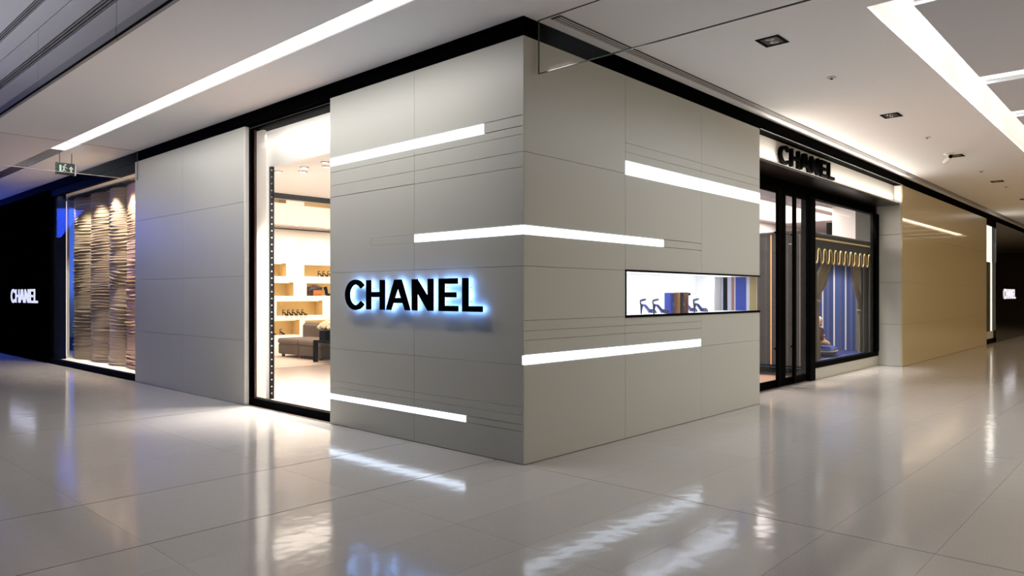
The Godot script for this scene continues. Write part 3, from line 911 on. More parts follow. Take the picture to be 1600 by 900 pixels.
	bpart("body", Vector3(-0.03, 0.0, -0.13), Vector3(0.03, 0.19, 0.13), mat(Color(0.03, 0.09, 0.07), 0.4), e, 0.004)
	bpart("side_trim", Vector3(-0.032, -0.002, -0.145), Vector3(0.034, 0.192, -0.131), M.fascia_panel, e)
	bpart("side_trim", Vector3(-0.032, -0.002, 0.131), Vector3(0.034, 0.192, 0.145), M.glass_edge, e)
	for hz in [-0.09, 0.09]: bpart("hanger", Vector3(-0.006, 0.19, hz - 0.006), Vector3(0.006, CEIL - 3.46 - 0.001, hz + 0.006), M.steel, e)
	var sg := sb()
	# figure, door and arrow as thin raised shapes; u runs from the left (positive z) to the right
	for poly in [[[0.03, 0.03], [0.06, 0.03], [0.06, 0.14], [0.03, 0.14]], [[0.085, 0.10], [0.115, 0.13], [0.105, 0.14], [0.07, 0.11]], [[0.08, 0.06], [0.10, 0.055], [0.115, 0.11], [0.095, 0.115]], [[0.06, 0.03], [0.075, 0.025], [0.10, 0.06], [0.085, 0.07]], [[0.095, 0.06], [0.125, 0.045], [0.13, 0.055], [0.10, 0.075]], [[0.115, 0.11], [0.14, 0.085], [0.147, 0.092], [0.12, 0.12]],
		[[0.19, 0.03], [0.215, 0.03], [0.215, 0.09], [0.19, 0.09]], [[0.165, 0.085], [0.24, 0.085], [0.2025, 0.135]]]:
		var pts := PackedVector2Array()
		for p in poly: pts.append(Vector2(p[0], p[1]))
		extrude(sg, pts, Vector3(0.031, 0.01, 0.13), Vector3(0, 0, -1), Vector3.UP, Vector3(0.003, 0, 0))
	var hd := PackedVector2Array()
	for k in 10: hd.append(Vector2(0.118 + 0.013 * cos(TAU * k / 10), 0.15 + 0.013 * sin(TAU * k / 10)))
	extrude(sg, hd, Vector3(0.031, 0.01, 0.13), Vector3(0, 0, -1), Vector3.UP, Vector3(0.003, 0, 0))
	part("pictogram", sg, mat(Color(0.75, 0.85, 0.80), 0.5), e, "pale running figure, doorway and upward arrow")

func s_blind(at: Vector3):
	var t := thing("ceiling_slot", "dark unlit end of the ceiling light line above the exit sign", "slot", at)
	bpart("blank", Vector3(-2.02, 0.012, -0.108), Vector3(2.02, 0.02, 0.108), mat(Color(0.34, 0.30, 0.27), 0.6), t)

# ---------------------------------------------------------------- shoe room seen through the left entrance
func heel(parent: Node, col: Material, sole_m: Material):
	# a high heeled sandal, toe towards +x, 0.23 long, 0.15 high
	var s := sb(true)
	var path := [Vector3(0.0, 0.105, 0), Vector3(0.05, 0.098, 0), Vector3(0.10, 0.055, 0), Vector3(0.14, 0.018, 0), Vector3(0.18, 0.008, 0), Vector3(0.23, 0.008, 0)]
	var wid := [0.022, 0.024, 0.025, 0.034, 0.037, 0.014]
	for i in path.size() - 1:
		var a: Vector3 = path[i]; var b: Vector3 = path[i + 1]
		var wa := Vector3(0, 0, wid[i]); var wb := Vector3(0, 0, wid[i + 1])
		var th := Vector3(0, 0.007, 0)
		var c := (a + b) / 2
		quad(s, a - wa + th, a + wa + th, b + wb + th, b - wb + th, c)
		quad(s, a - wa, a + wa, b + wb, b - wb, c + th)
		quad(s, a + wa, a + wa + th, b + wb + th, b + wb, c)
		quad(s, a - wa, a - wa + th, b - wb + th, b - wb, c)
	part("sole", s, sole_m, parent)
	s = sb(true)
	tube(s, [Vector3(0.012, 0.105, 0), Vector3(0.004, 0.06, 0), Vector3(0.002, 0.0, 0)], [0.02, 0.011, 0.006], 8)
	part("heel", s, col, parent)
	s = sb(true)
	for zo in [0.155, 0.185]:
		var arc := []
		for k in 9:
			var a := PI * k / 8
			arc.append(Vector3(zo, 0.012 + sin(a) * 0.035, cos(a) * 0.037))
		tube(s, arc, 0.008, 6)
	part("toe_strap", s, col, parent)
	s = sb(true)
	var arc2 := []
	for k in 13:
		var a := TAU * k / 12
		arc2.append(Vector3(0.03 + 0.035 * cos(a), 0.155 + 0.01 * cos(a), 0.03 * sin(a)))
	tube(s, arc2, 0.006, 6)
	tube(s, [Vector3(-0.004, 0.108, 0), Vector3(-0.010, 0.13, 0), Vector3(-0.005, 0.152, 0)], 0.008, 6)
	part("ankle_strap", s, col, parent)

func salon():
	# floor inside: dark polished stone, pale carpet further in
	var s := sb()
	box(s, Vector3(-9.0, -0.02, -4.6), Vector3(-2.7, 0.0, -0.02))
	box(s, Vector3(-9.0, -0.02, -12.0), Vector3(-4.5, 0.0, -4.6))
	struct("floor", "grey brown polished floor inside the entrance", s, mat(Color(0.68, 0.62, 0.58), 0.25))
	s = sb()
	box(s, Vector3(-16.2, -0.02, -12.0), Vector3(-9.0, 0.004, -1.76))
	struct("floor", "pale carpet around the sofa", s, mat(Color(0.80, 0.72, 0.66), 0.9))
	# white partition beside the glass with its dark studded edge
	s = sb()
	box(s, Vector3(-8.3, 0.0, -0.60), Vector3(-5.236, 3.235, -0.53))
	var pw := struct("wall_partition", "white partition inside the left entrance with a dark studded edge", s, M.white)
	bpart("edge_strip", Vector3(-5.235, 0.0, -0.57), Vector3(-5.175, 3.235, -0.525), mat(Color(0.05, 0.035, 0.04), 0.6, 0.0, 0.2), pw)
	var st := sb(true)
	for k in 34: ball(st, Vector3(-5.173, 0.08 + 0.094 * k, -0.53), Vector3(0.006, 0.009, 0.009), 8, 5)
	part("stud", st, M.white, pw)
	# bulkhead above and lower ceiling
	s = sb()
	box(s, Vector3(-8.3, 3.235, -0.66), Vector3(-0.4, 4.6, -0.56))
	struct("wall_bulkhead", "white washed bulkhead inside the left entrance", s, M.white)
	s = sb()
	box(s, Vector3(-7.5, 3.235, -4.6), Vector3(-2.7, 3.30, -0.661))
	box(s, Vector3(-7.5, 3.235, -12.0), Vector3(-4.5, 3.30, -4.6))
	box(s, Vector3(-8.3, 3.235, -1.8), Vector3(-7.5, 3.30, -0.661))
	struct("ceiling", "white low ceiling inside the left entrance", s, M.white)
	s = sb()
	box(s, Vector3(-7.62, 3.14, -12.0), Vector3(-7.5, 3.234, -1.81))
	struct("trim", "black beam edging the low ceiling", s, M.bronze)
	s = sb()
	box(s, Vector3(-16.2, 4.7, -12.0), Vector3(-4.4, 4.8, -0.66))
	box(s, Vector3(-4.4, 4.7, -4.7), Vector3(-2.6, 4.8, -0.66))
	struct("ceiling", "upper ceiling of the shoe room", s, M.white)
	s = sb()
	box(s, Vector3(-16.2, 0, -12.1), Vector3(-4.4, 4.8, -12.0))
	struct("wall_inside", "white far wall of the shoe room", s, M.white)
	s = sb()
	box(s, Vector3(-2.70, 0, -4.6), Vector3(-2.60, 4.69, -0.67))
	struct("wall_inside", "white wall of the shoe room behind the letters", s, M.white)
	s = sb()
	box(s, Vector3(-4.5, 0, -11.99), Vector3(-4.4, 4.69, -4.71))
	struct("wall_inside", "white inner wall of the shoe room", s, M.white)
	s = sb()
	box(s, Vector3(-4.4, 0, -4.71), Vector3(-2.6, 4.69, -4.61))
	struct("wall_inside", "white short wall of the shoe room", s, M.white)
	s = sb()
	box(s, Vector3(-14.29, 0.005, -1.85), Vector3(-8.4, 4.69, -1.76))
	struct("wall_inside", "white wall between the shoe room and the curtained window", s, M.white)
	# ceiling spots
	var dz := [[-5.48, -0.80], [-5.23, -1.05], [-4.91, -0.88], [-4.62, -1.05], [-4.35, -0.86]]
	for i in 5:
		var o := thing("downlight", "small round downlight in the low ceiling inside the entrance, %s from the left" % ["first", "second", "third", "fourth", "fifth"][i], "light fitting", Vector3(dz[i][0], 3.235, dz[i][1]), 0.0, "round downlights inside the left entrance")
		var b := sb(true)
		lathe(b, [Vector2(0.0, -0.001), Vector2(0.065, -0.001), Vector2(0.065, -0.008), Vector2(0.05, -0.012)], Vector3.ZERO, 16)
		part("ring", b, M.steel, o)
		b = sb(true)
		lathe(b, [Vector2(0.0, -0.013), Vector2(0.048, -0.012), Vector2(0.048, -0.009)], Vector3.ZERO, 16)
		part("lens", b, M.lamp_warm, o)
	for d in dz:
		spot("salon_spot", Vector3(d[0], 3.215, d[1]), Vector3(d[0] - 0.1, 0.0, d[1] - 0.35), 52.0, Color(1.0, 0.97, 0.94), 17.0, 0.045)
	area("salon_room_light", Vector3(-10.4, 4.65, -6.5), Vector3.DOWN, Vector2(4.0, 6.0), Color(1.0, 0.95, 0.89), 58.0)
	area("bulkhead_light", Vector3(-4.4, 3.60, -0.30), Vector3(0, -0.5, -1).normalized(), Vector2(2.6, 0.06), Color(1.0, 0.97, 0.94), 0.9)
	area("added_partition_light", Vector3(-6.3, 1.8, -0.325), Vector3.FORWARD, Vector2(1.6, 3.2), Color(1.0, 0.97, 0.94), 3.5)  # added out of sight to brighten the partition
	var pl := thing("added_lamp_panel", "added unseen lamp panel on the back of the wall lighting the white partition", "light", Vector3(-6.3, 1.8, -0.302))
	bpart("diffuser", Vector3(-0.8, -1.6, -0.012), Vector3(0.8, 1.6, 0.0), glow(Color(1.0, 0.97, 0.94), 1.0), pl)
	for k in 5:
		var z := -5.1 - 0.95 * k
		spot("ledge_spot", Vector3(-13.75, 3.33, z), Vector3(-14.3, 1.9, z), 42.0, Color(1.0, 0.94, 0.85), 1.8, 0.03)
		var o := thing("downlight", "small downlight under the ledge of the shoe wall, %s from the left" % ["first", "second", "third", "fourth", "fifth"][k], "light fitting", Vector3(-13.84, 3.36, z), 0.0, "downlights under the shoe wall ledge")
		var b := sb(true)
		lathe(b, [Vector2(0.0, -0.001), Vector2(0.05, -0.001), Vector2(0.05, -0.008), Vector2(0.04, -0.01)], Vector3.ZERO, 14)
		part("ring", b, M.steel, o)
		b = sb(true)
		lathe(b, [Vector2(0.0, -0.011), Vector2(0.039, -0.010), Vector2(0.039, -0.008)], Vector3.ZERO, 14)
		part("lens", b, M.lamp_warm, o)
	# niche wall
	var X := -14.3
	var holes := [[-6.00, 1.953, -4.2, 2.335], [-8.6, 1.965, -6.56, 2.335], [-6.23, 1.404, -4.4, 1.802], [-8.5, 1.404, -6.64, 1.806], [-7.167, 0.845, -5.70, 1.285], [-6.42, 0.30, -4.6, 0.74], [-8.6, 0.27, -6.59, 0.73],
		[-6.00, 4.0, -4.2, 4.4], [-8.6, 3.98, -6.56, 4.4]]
	s = sb()
	var blk := func(t: SurfaceTool, z0: float, z1: float, y0: float, y1: float): box(t, Vector3(X - 0.4, y0, z0), Vector3(X, y1, z1))
	wall_blocks(s, holes, -11.99, -1.86, 0.0, 4.7, blk)
	var nw := struct("wall_niches", "white shoe wall with gold lined niches", s, M.white)
	for h in holes:
		var z0: float = h[0]; var y0: float = h[1]; var z1: float = h[2]; var y1: float = h[3]
		var b := sb()
		box(b, Vector3(X - 0.42, y0, z0), Vector3(X - 0.40, y1, z1))
		box(b, Vector3(X - 0.40, y0 + 0.012, z0), Vector3(X - 0.002, y1 - 0.012, z0 + 0.012))
		box(b, Vector3(X - 0.40, y0 + 0.012, z1 - 0.012), Vector3(X - 0.002, y1 - 0.012, z1))
		box(b, Vector3(X - 0.40, y1 - 0.012, z0), Vector3(X - 0.002, y1, z1))
		part("niche_lining", b, M.gold, nw, "gold lining of a wall niche")
		var zc := (z0 + z1) / 2
		if y0 < 3.0: area("niche_light", Vector3(X - 0.12, y1 - 0.03, zc), Vector3(-0.6, -1, 0).normalized(), Vector2(0.06, (z1 - z0) * 0.9), Color(1.0, 0.90, 0.70), 0.11, Vector3(0, 0, 1))
		if y0 < 3.0: bpart("light_bar", Vector3(X - 0.16, y1 - 0.02, zc - (z1 - z0) * 0.45), Vector3(X - 0.08, y1 - 0.0125, zc + (z1 - z0) * 0.45), M.lamp_warm, nw)
		bpart("niche_floor", Vector3(X - 0.40, y0, z0), Vector3(X - 0.002, y0 + 0.012, z1), M.white, nw)
	# ledge with a thin dark line under the upper niches
	s = sb()
	box(s, Vector3(X + 0.001, 3.36, -11.99), Vector3(X + 0.5, 3.62, -1.86))
	struct("trim", "white ledge running along the shoe wall", s, mat(Color(0.88, 0.82, 0.77), 0.7))
	s = sb()
	box(s, Vector3(X + 0.001, 3.28, -11.99), Vector3(X + 0.03, 3.31, -1.86))
	struct("trim", "thin dark line under the ledge of the shoe wall", s, M.bronze)
	# shoes and bags in the niches
	var black_l := mat(Color(0.012, 0.01, 0.011), 0.55, 0.0, 0.2)
	var plum := mat(Color(0.14, 0.05, 0.07), 0.4)
	var place := [[-5.45, 1.416, "black high heeled shoe alone in the second row left gold niche", 0.4], [-5.62, 0.312, "black high heeled shoe at the left of the bottom gold niche", 0.5], [-5.90, 0.312, "black high heeled shoe at the right of the bottom gold niche", 0.5]]
	var proto: Node3D = null
	var shelf := []
	for k in 3: shelf.append([-7.12 - 0.16 * k, 1.977, "%s of three black shoes in the top right gold niche" % ["leftmost", "middle", "rightmost"][k], 0.0])
	for k in 5: shelf.append([-5.98 - 0.15 * k, 0.857, "%s in the row of five black shoes in the wide gold niche" % ["first from the left", "second from the left", "middle one", "fourth from the left", "last on the right"][k], 0.0])
	for a in place + shelf:
		var small: bool = a in shelf
		var at := Vector3(X - 0.16, a[1], a[0])
		if proto == null:
			proto = thing("shoe", a[2], "shoe", at, PI / 2 + a[3], "black shoes in the gold niches")
			heel(proto, black_l, black_l)
		else:
			dup(proto, at, (PI / 2 + a[3]) if not small else (0.2), a[2])
	# bags
	var bag := thing("handbag", "plum leather bag with frilled top in the second row right gold niche", "handbag", Vector3(X - 0.17, 1.416, -7.0))
	s = sb(true)
	ball(s, Vector3(0, 0.15, 0.0), Vector3(0.09, 0.15, 0.26), 18, 10)
	part("body", s, plum, bag)
	s = sb(true)
	var hp := []
	for k in 11: hp.append(Vector3(0.0, 0.22 + 0.09 * sin(PI * k / 10), 0.18 * cos(PI * k / 10)))
	tube(s, hp, 0.014, 8)
	part("handle", s, plum, bag)
	s = sb(true)
	for k in 7: ball(s, Vector3(0.02, 0.27 - absf(k - 3) * 0.012, -0.21 + 0.07 * k), Vector3(0.05, 0.035, 0.04), 8, 6)
	part("frill", s, mat(Color(0.30, 0.12, 0.14), 0.5), bag)
	var clutch := thing("clutch_bag", "gold clutch standing before the plum bag in the gold niche", "clutch bag", Vector3(X - 0.055, 1.416, -7.03))
	bpart("body", Vector3(-0.02, 0, -0.14), Vector3(0.02, 0.16, 0.14), mat(Color(0.75, 0.45, 0.20), 0.3, 0.5), clutch, 0.01)
	bpart("flap", Vector3(0.02, 0.07, -0.135), Vector3(0.026, 0.155, 0.135), mat(Color(0.80, 0.50, 0.24), 0.3, 0.5), clutch, 0.002)
	bpart("clasp", Vector3(0.026, 0.07, -0.015), Vector3(0.032, 0.095, 0.015), M.gold_trim, clutch)
	var boot := thing("boot", "dark boot leaning at the right of the plum bag", "boot", Vector3(X - 0.15, 1.416, -7.42))
	s = sb(true)
	tube(s, [Vector3(0.0, 0.03, 0.04), Vector3(0.0, 0.05, 0.02), Vector3(0, 0.14, 0.03), Vector3(0, 0.26, 0.07)], [0.035, 0.05, 0.045, 0.055], 12)
	part("shaft", s, black_l, boot)
	s = sb(true)
	ball(s, Vector3(0, 0.035, -0.06), Vector3(0.038, 0.035, 0.10), 12, 8)
	part("foot", s, black_l, boot)
	# sofa
	var so := thing("sofa", "brown tufted corner sofa with a long chaise in front of the niches", "sofa", Vector3(-10.6, 0.004, -4.15))
	var fab := mat(Color(0.34, 0.285, 0.24), 0.85)
	var fab2 := mat(Color(0.41, 0.35, 0.30), 0.85)
	for k in 2:
		bpart("base", Vector3(-0.85 + 0.90 * k, 0.07, -0.90), Vector3(0.04 + 0.90 * k, 0.30, 0.0), fab, so, 0.02)
		bpart("seat_cushion", Vector3(-0.87 + 0.92 * k, 0.302, -0.85), Vector3(0.045 + 0.92 * k, 0.43, 0.02), fab2, so, 0.04)
	bpart("base", Vector3(-1.35, 0.07, -1.25), Vector3(2.6, 0.30, -0.91), fab, so, 0.02)
	var bx := -1.32
	for k in 4:
		bpart("back_cushion", Vector3(bx + 0.02, 0.302, -1.22), Vector3(bx + 0.90, 0.76 - 0.03 * (k % 2), -0.88), fab2, so, 0.07)
		bx += 0.93
	for p in [[-0.75, -0.08], [0.0, -0.08], [0.80, -0.08], [-1.2, -1.15], [2.45, -1.15]]:
		var b := sb(true)
		tube(b, [Vector3(p[0], 0.07, p[1]), Vector3(p[0], 0.0, p[1])], [0.045, 0.032], 10)
		part("foot", b, mat(Color(0.45, 0.30, 0.16), 0.5), so)
	# side table and flowers
	var tb := thing("side_table", "black square side table carrying the white flowers", "table", Vector3(-9.22, 0.004, -4.25))
	bpart("tabletop", Vector3(-0.38, 0.42, -0.35), Vector3(0.38, 0.47, 0.32), M.black, tb, 0.006)
	for p in [[-0.34, -0.31], [0.34, -0.31], [-0.34, 0.28], [0.34, 0.28]]:
		bpart("leg", Vector3(p[0] - 0.04, 0.0, p[1] - 0.04), Vector3(p[0] + 0.04, 0.419, p[1] + 0.04), M.black, tb, 0.004)
	var fp := thing("flower_pot", "black cube vase on the side table", "vase", Vector3(-9.42, 0.475, -4.18))
	bpart("pot", Vector3(-0.13, 0.0, -0.13), Vector3(0.13, 0.20, 0.13), M.black, fp, 0.008)
	var fw := thing("flowers", "domed bunch of creamy white flowers in the black vase", "flowers", Vector3(-9.42, 0.69, -4.18))
	var rng := RandomNumberGenerator.new()
	rng.seed = 5
	var cream := mat(Color(0.93, 0.87, 0.74), 0.7)
	for k in 30:
		var a := k * 2.4
		var r := sqrt(k / 30.0)
		var c := Vector3(cos(a) * r * 0.19, 0.17 - r * r * 0.12, sin(a) * r * 0.19)
		var b := sb(true)
		ball(b, c, Vector3(0.048, 0.04, 0.048), 8, 6)
		part("blossom", b, cream, fw)
	s = sb(true)
	for k in 12:
		var a := TAU * k / 12
		tube(s, [Vector3(0, 0.0, 0), Vector3(cos(a) * 0.10, 0.04, sin(a) * 0.10), Vector3(cos(a) * 0.17, 0.045, sin(a) * 0.17)], [0.008, 0.02, 0.004], 6)
	part("leaves", s, mat(Color(0.16, 0.20, 0.10), 0.6), fw)

# ---------------------------------------------------------------- lit niche in the right wall
func niche():
	var lo := Vector3(-0.55, 1.23, -4.706)
	var hi := Vector3(0.0, 1.695, -1.536)
	var w := struct("window_5", "long lit display niche with thin black frame in the right wall")
	bpart("frame", Vector3(-0.03, lo.y - 0.012, lo.z), Vector3(0.008, lo.y + 0.012, hi.z), M.black, w)
	bpart("frame", Vector3(-0.03, hi.y - 0.008, lo.z), Vector3(0.008, hi.y + 0.010, hi.z), M.black, w)
	bpart("frame", Vector3(-0.03, lo.y, hi.z - 0.012), Vector3(0.008, hi.y, hi.z), M.black, w)
	bpart("back_panel", Vector3(lo.x - 0.02, lo.y, lo.z), Vector3(lo.x, hi.y, hi.z), M.white, w)
	bpart("top_panel", Vector3(lo.x, hi.y - 0.006, lo.z), Vector3(-0.03, hi.y + 0.012, hi.z), M.white, w)
	bpart("shelf", Vector3(lo.x, lo.y - 0.012, lo.z), Vector3(-0.03, lo.y + 0.006, hi.z - 0.012), M.white, w)
	bpart("end_panel", Vector3(lo.x, lo.y, hi.z - 0.01), Vector3(-0.03, hi.y, hi.z + 0.005), M.white, w)
	bpart("divider", Vector3(lo.x, lo.y + 0.006, -4.02), Vector3(-0.30, hi.y - 0.006, -4.0), M.white, w)
	bpart("pane", Vector3(-0.014, lo.y + 0.012, lo.z), Vector3(-0.008, hi.y - 0.008, hi.z - 0.012), M.glass, w)
	area("niche_light", Vector3(-0.20, hi.y - 0.02, -2.9), Vector3(-0.4, -1, 0).normalized(), Vector2(0.1, 3.0), Color(0.86, 0.91, 1.0), 1.7, Vector3(0, 0, 1))
	bpart("light_bar", Vector3(-0.24, hi.y - 0.014, -4.2), Vector3(-0.16, hi.y - 0.007, -1.6), M.led, w)
	var y := lo.y + 0.007
	# sandals
	var nv := mat(Color(0.07, 0.09, 0.25), 0.3)
	var bl := mat(Color(0.20, 0.27, 0.62), 0.4)
	var sh := thing("sandal", "navy high heeled sandal at the left end of the books, front one of its pair", "sandal", Vector3(-0.13, y, -2.28), PI / 2 - 0.25, "navy sandals in the lit niche")
	heel(sh, nv, bl)
	dup(sh, Vector3(-0.24, y, -2.20), PI / 2 - 0.25, "navy high heeled sandal at the left end of the books, rear one of its pair")
	dup(sh, Vector3(-0.13, y, -3.18), PI / 2 - 0.25, "navy high heeled sandal right of the books, front one of its pair")
	dup(sh, Vector3(-0.24, y, -3.12), PI / 2 - 0.25, "navy high heeled sandal right of the books, rear one of its pair")
	# books
	var specs := [[-2.645, 0.06, 0.235, Color(0.20, 0.26, 0.62), "thick blue book with white dots on its spine in the lit niche"], [-2.713, 0.07, 0.23, Color(0.50, 0.36, 0.26), "brown book next to the thick blue book in the niche"], [-2.786, 0.07, 0.235, Color(0.72, 0.50, 0.33), "tan leather book in the middle of the lit niche row"], [-2.87, 0.09, 0.238, Color(0.04, 0.05, 0.12), "black book right of the tan book in the niche"], [-2.99, 0.035, 0.24, Color(0.55, 0.36, 0.30), "thin reddish brown book at the right end of the niche row"]]
	for k in 5:
		var b = specs[k]
		var o := thing("book", b[4], "book", Vector3(-0.12, y, b[0]), 0.0, "books in the lit niche")
		var t: float = b[1]
		var h: float = b[2]
		var cm := mat(b[3], 0.5)
		var s := sb(true)
		var spine := []
		for i in 9:
			var a := PI * i / 8 - PI / 2
			spine.append(Vector2(sin(a) * t / 2, cos(a) * 0.018))
		var pts := PackedVector2Array()
		for p in spine: pts.append(p)
		pts.append(Vector2(t / 2, -0.075)); pts.append(Vector2(t / 2 - 0.004, -0.075)); pts.append(Vector2(t / 2 - 0.004, -0.002)); pts.append(Vector2(-t / 2 + 0.004, -0.002)); pts.append(Vector2(-t / 2 + 0.004, -0.075)); pts.append(Vector2(-t / 2, -0.075))
		s = sb()
		extrude(s, pts, Vector3.ZERO, Vector3(0, 0, -1), Vector3(1, 0, 0), Vector3(0, h, 0))
		part("cover", s, cm, o)
		bpart("pages", Vector3(-0.072, 0.004, -t / 2 + 0.005), Vector3(-0.003, h - 0.006, t / 2 - 0.005), M.white, o)
		if k == 0 or k == 3:
			s = sb(true)
			for yy in [0.07, 0.09]: ball(s, Vector3(0.016, yy + 0.02, -t * 0.28), Vector3(0.004, 0.006, 0.006), 8, 6)
			part("spine_dots", s, M.white, o)
		if k == 4:
			s = sb(true)
			ball(s, Vector3(0.02, h - 0.02, -0.02), Vector3(0.016, 0.016, 0.016), 12, 8)
			part("tassel_knob", s, M.black, o, "round black knob")
	# striped board closing the right end
	var p := thing("striped_panel", "navy striped board with gold edge closing the right end of the niche", "display board", Vector3(-0.28, y, -4.69))
	bpart("board", Vector3(-0.265, 0, -0.012), Vector3(0.245, 0.45, 0.0), mat(Color(0.80, 0.80, 0.86), 0.6), p)
	bpart("dark_stripe", Vector3(-0.23, 0, 0.0005), Vector3(-0.17, 0.45, 0.006), M.black, p)
	bpart("pale_stripe", Vector3(-0.11, 0, 0.0005), Vector3(-0.07, 0.45, 0.005), mat(Color(0.66, 0.45, 0.36), 0.5), p)
	bpart("navy_stripe", Vector3(-0.05, 0, 0.0005), Vector3(0.10, 0.45, 0.006), mat(Color(0.17, 0.25, 0.62), 0.6), p)
	bpart("gold_edge", Vector3(0.15, 0, 0.0005), Vector3(0.245, 0.45, 0.008), M.gold_trim, p)

# ---------------------------------------------------------------- striped theatre booth in the display window
func booth():
	var x0 := -0.64      # front
	var zl := -7.95      # near side
	var zr := -11.62     # far side
	var y0 := 0.21
	var y1 := 2.53
	var dk := Color(0.085, 0.08, 0.085)
	var gd := Color(0.74, 0.57, 0.33)
	var st := stripes([[26, dk], [10, Color(0.16, 0.155, 0.16)], [22, Color(0.085, 0.085, 0.095)], [8, gd], [6, Color(0.07, 0.07, 0.08)], [30, Color(0.13, 0.125, 0.13)], [3, Color(0.5, 0.45, 0.28)], [23, dk]], 128)
	var fab := mat(Color.WHITE, 0.8)
	fab.albedo_texture = st
	fab.uv1_triplanar = true; fab.uv1_scale = Vector3(2.6, 1.0, 2.6); fab.uv1_triplanar_sharpness = 8.0
	var bs := stripes([[20, Color(0.22, 0.27, 0.44)], [8, Color(0.30, 0.35, 0.52)], [4, Color(0.36, 0.33, 0.40)], [24, Color(0.18, 0.24, 0.42)], [9, Color(0.90, 0.86, 0.78)], [3, Color(0.12, 0.12, 0.2)], [28, Color(0.25, 0.31, 0.50)], [6, Color(0.34, 0.30, 0.38)], [18, Color(0.20, 0.26, 0.44)], [8, Color(0.88, 0.84, 0.78)]], 128)
	var blue := mat(Color.WHITE, 0.75)
	blue.albedo_texture = bs
	blue.uv1_triplanar = true; blue.uv1_scale = Vector3(2.1, 1.0, 1.05); blue.uv1_triplanar_sharpness = 8.0
	var c := Vector3(x0, y0, (zl + zr) / 2)
	var hw := (zl - zr) / 2
	var b := thing("display_booth", "striped dark fabric theatre booth inside the display window", "display booth", c)
	bpart("side_wall", Vector3(-2.4, 0, hw - 0.04), Vector3(0.0, 2.30, hw), fab, b)
	bpart("side_wall", Vector3(-2.4, 0, -hw), Vector3(0.0, 2.30, -hw + 0.04), fab, b)
	bpart("front_wall", Vector3(-0.04, 0.0, hw - 0.60), Vector3(-0.001, 2.30, hw - 0.041), fab, b)
	bpart("front_wall", Vector3(-0.04, 0.0, -hw + 0.041), Vector3(-0.001, 2.30, -hw + 0.50), fab, b)
	bpart("back_wall", Vector3(-1.35, 0.05, -hw + 0.041), Vector3(-1.30, 2.30, hw - 0.041), blue, b)
	bpart("lining", Vector3(-1.29, 0.061, -hw + 0.0415), Vector3(-0.045, 2.25, -hw + 0.05), blue, b)
	bpart("platform", Vector3(-2.4, -0.05, -hw + 0.041), Vector3(0.0, 0.06, hw - 0.041), M.navy, b)
	bpart("plinth", Vector3(-2.2, -0.198, -hw + 0.3), Vector3(-0.5, -0.051, hw - 0.6), M.black, b)
	bpart("base_trim", Vector3(-2.4, -0.03, hw - 0.005), Vector3(0.005, 0.005, hw + 0.006), M.black, b)
	bpart("cornice", Vector3(-2.42, 2.301, -hw - 0.02), Vector3(0.03, 2.345, hw + 0.02), mat(Color(0.10, 0.095, 0.095), 0.7), b, 0.01)
	bpart("cornice_trim", Vector3(0.02, 2.22, -hw), Vector3(0.032, 2.245, hw), M.gold_trim, b)
	bpart("corner_trim", Vector3(-0.012, 1.80, hw), Vector3(0.006, 2.28, hw + 0.008), M.gold_trim, b)
	# valance with a deep looped lower edge and gold braid
	var n := 13
	var per := hw * 2.0 / n
	var edge := []
	for k in n:
		for i in 12:
			var t := float(i) / 12
			var u := -hw + per * (k + t)
			var ph := fposmod(t, 1.0)
			# half a period hanging tongue, half a period high arch
			var v: float
			if ph < 0.5: v = 1.85 - 0.05 * sin(ph * TAU)
			else: v = 2.00 + 0.06 * sin((ph - 0.5) * TAU)
			edge.append(Vector2(u, v))
	edge.append(Vector2(hw, 1.85))
	var pts := PackedVector2Array()
	for p in edge: pts.append(p)
	pts.append(Vector2(hw, 2.30)); pts.append(Vector2(-hw, 2.30))
	var s := sb()
	extrude(s, pts, Vector3(0.001, 0, 0), Vector3(0, 0, 1), Vector3.UP, Vector3(0.018, 0, 0))
	part("valance", s, mat(Color(0.075, 0.07, 0.068), 0.8), b)
	s = sb(true)
	var br := []
	for p in edge: br.append(Vector3(0.022, p.y, p.x))
	tube(s, br, 0.014, 6)
	part("braid", s, M.gold_trim, b, "gold looped braid")
	# tied back gold curtains
	var cf := mat(Color(0.44, 0.38, 0.26), 0.6)
	cf.rim_enabled = true; cf.rim = 0.3
	# [y, inner z, outer z] relative to booth centre; the near one, then the far one
	var near := [[1.92, 0.18, 0.66], [1.5, 0.52, 0.98], [1.2, 0.86, 1.12], [1.12, 0.92, 1.10], [1.0, 0.90, 1.12], [0.4, 0.88, 1.15], [0.06, 0.86, 1.18]]
	var farc := [[1.92, -0.92, -1.34], [1.45, -1.05, -1.38], [1.0, -1.34, -1.54], [0.90, -1.42, -1.56], [0.8, -1.40, -1.57], [0.4, -1.37, -1.59], [0.06, -1.34, -1.62]]
	for q in [near, farc]:
		var f := func(u: float, v: float) -> Vector3:
			var yy := lerpf(1.92, 0.06, v)
			var i := 0
			while i < q.size() - 2 and q[i + 1][0] > yy: i += 1
			var tt: float = clampf((q[i][0] - yy) / (q[i][0] - q[i + 1][0]), 0.0, 1.0)
			tt = tt * tt * (3.0 - 2.0 * tt)
			var zi: float = lerpf(q[i][1], q[i + 1][1], tt)
			var zo: float = lerpf(q[i][2], q[i + 1][2], tt)
			return Vector3(-0.10 + 0.028 * sin(u * 42.0) + 0.01 * sin(u * 17.0 + yy * 5.0), yy, lerpf(zi, zo, u))
		s = sb(true)
		sheet(s, 60, 50, f, Vector3(1, 0, 0))
		var cu := part("curtain", s, cf, b, "gold tied back curtain")
		var ty := 1.13 if q == near else 0.90
		var ta: float = 1.01 if q == near else -1.49
		s = sb(true)
		var loop := []
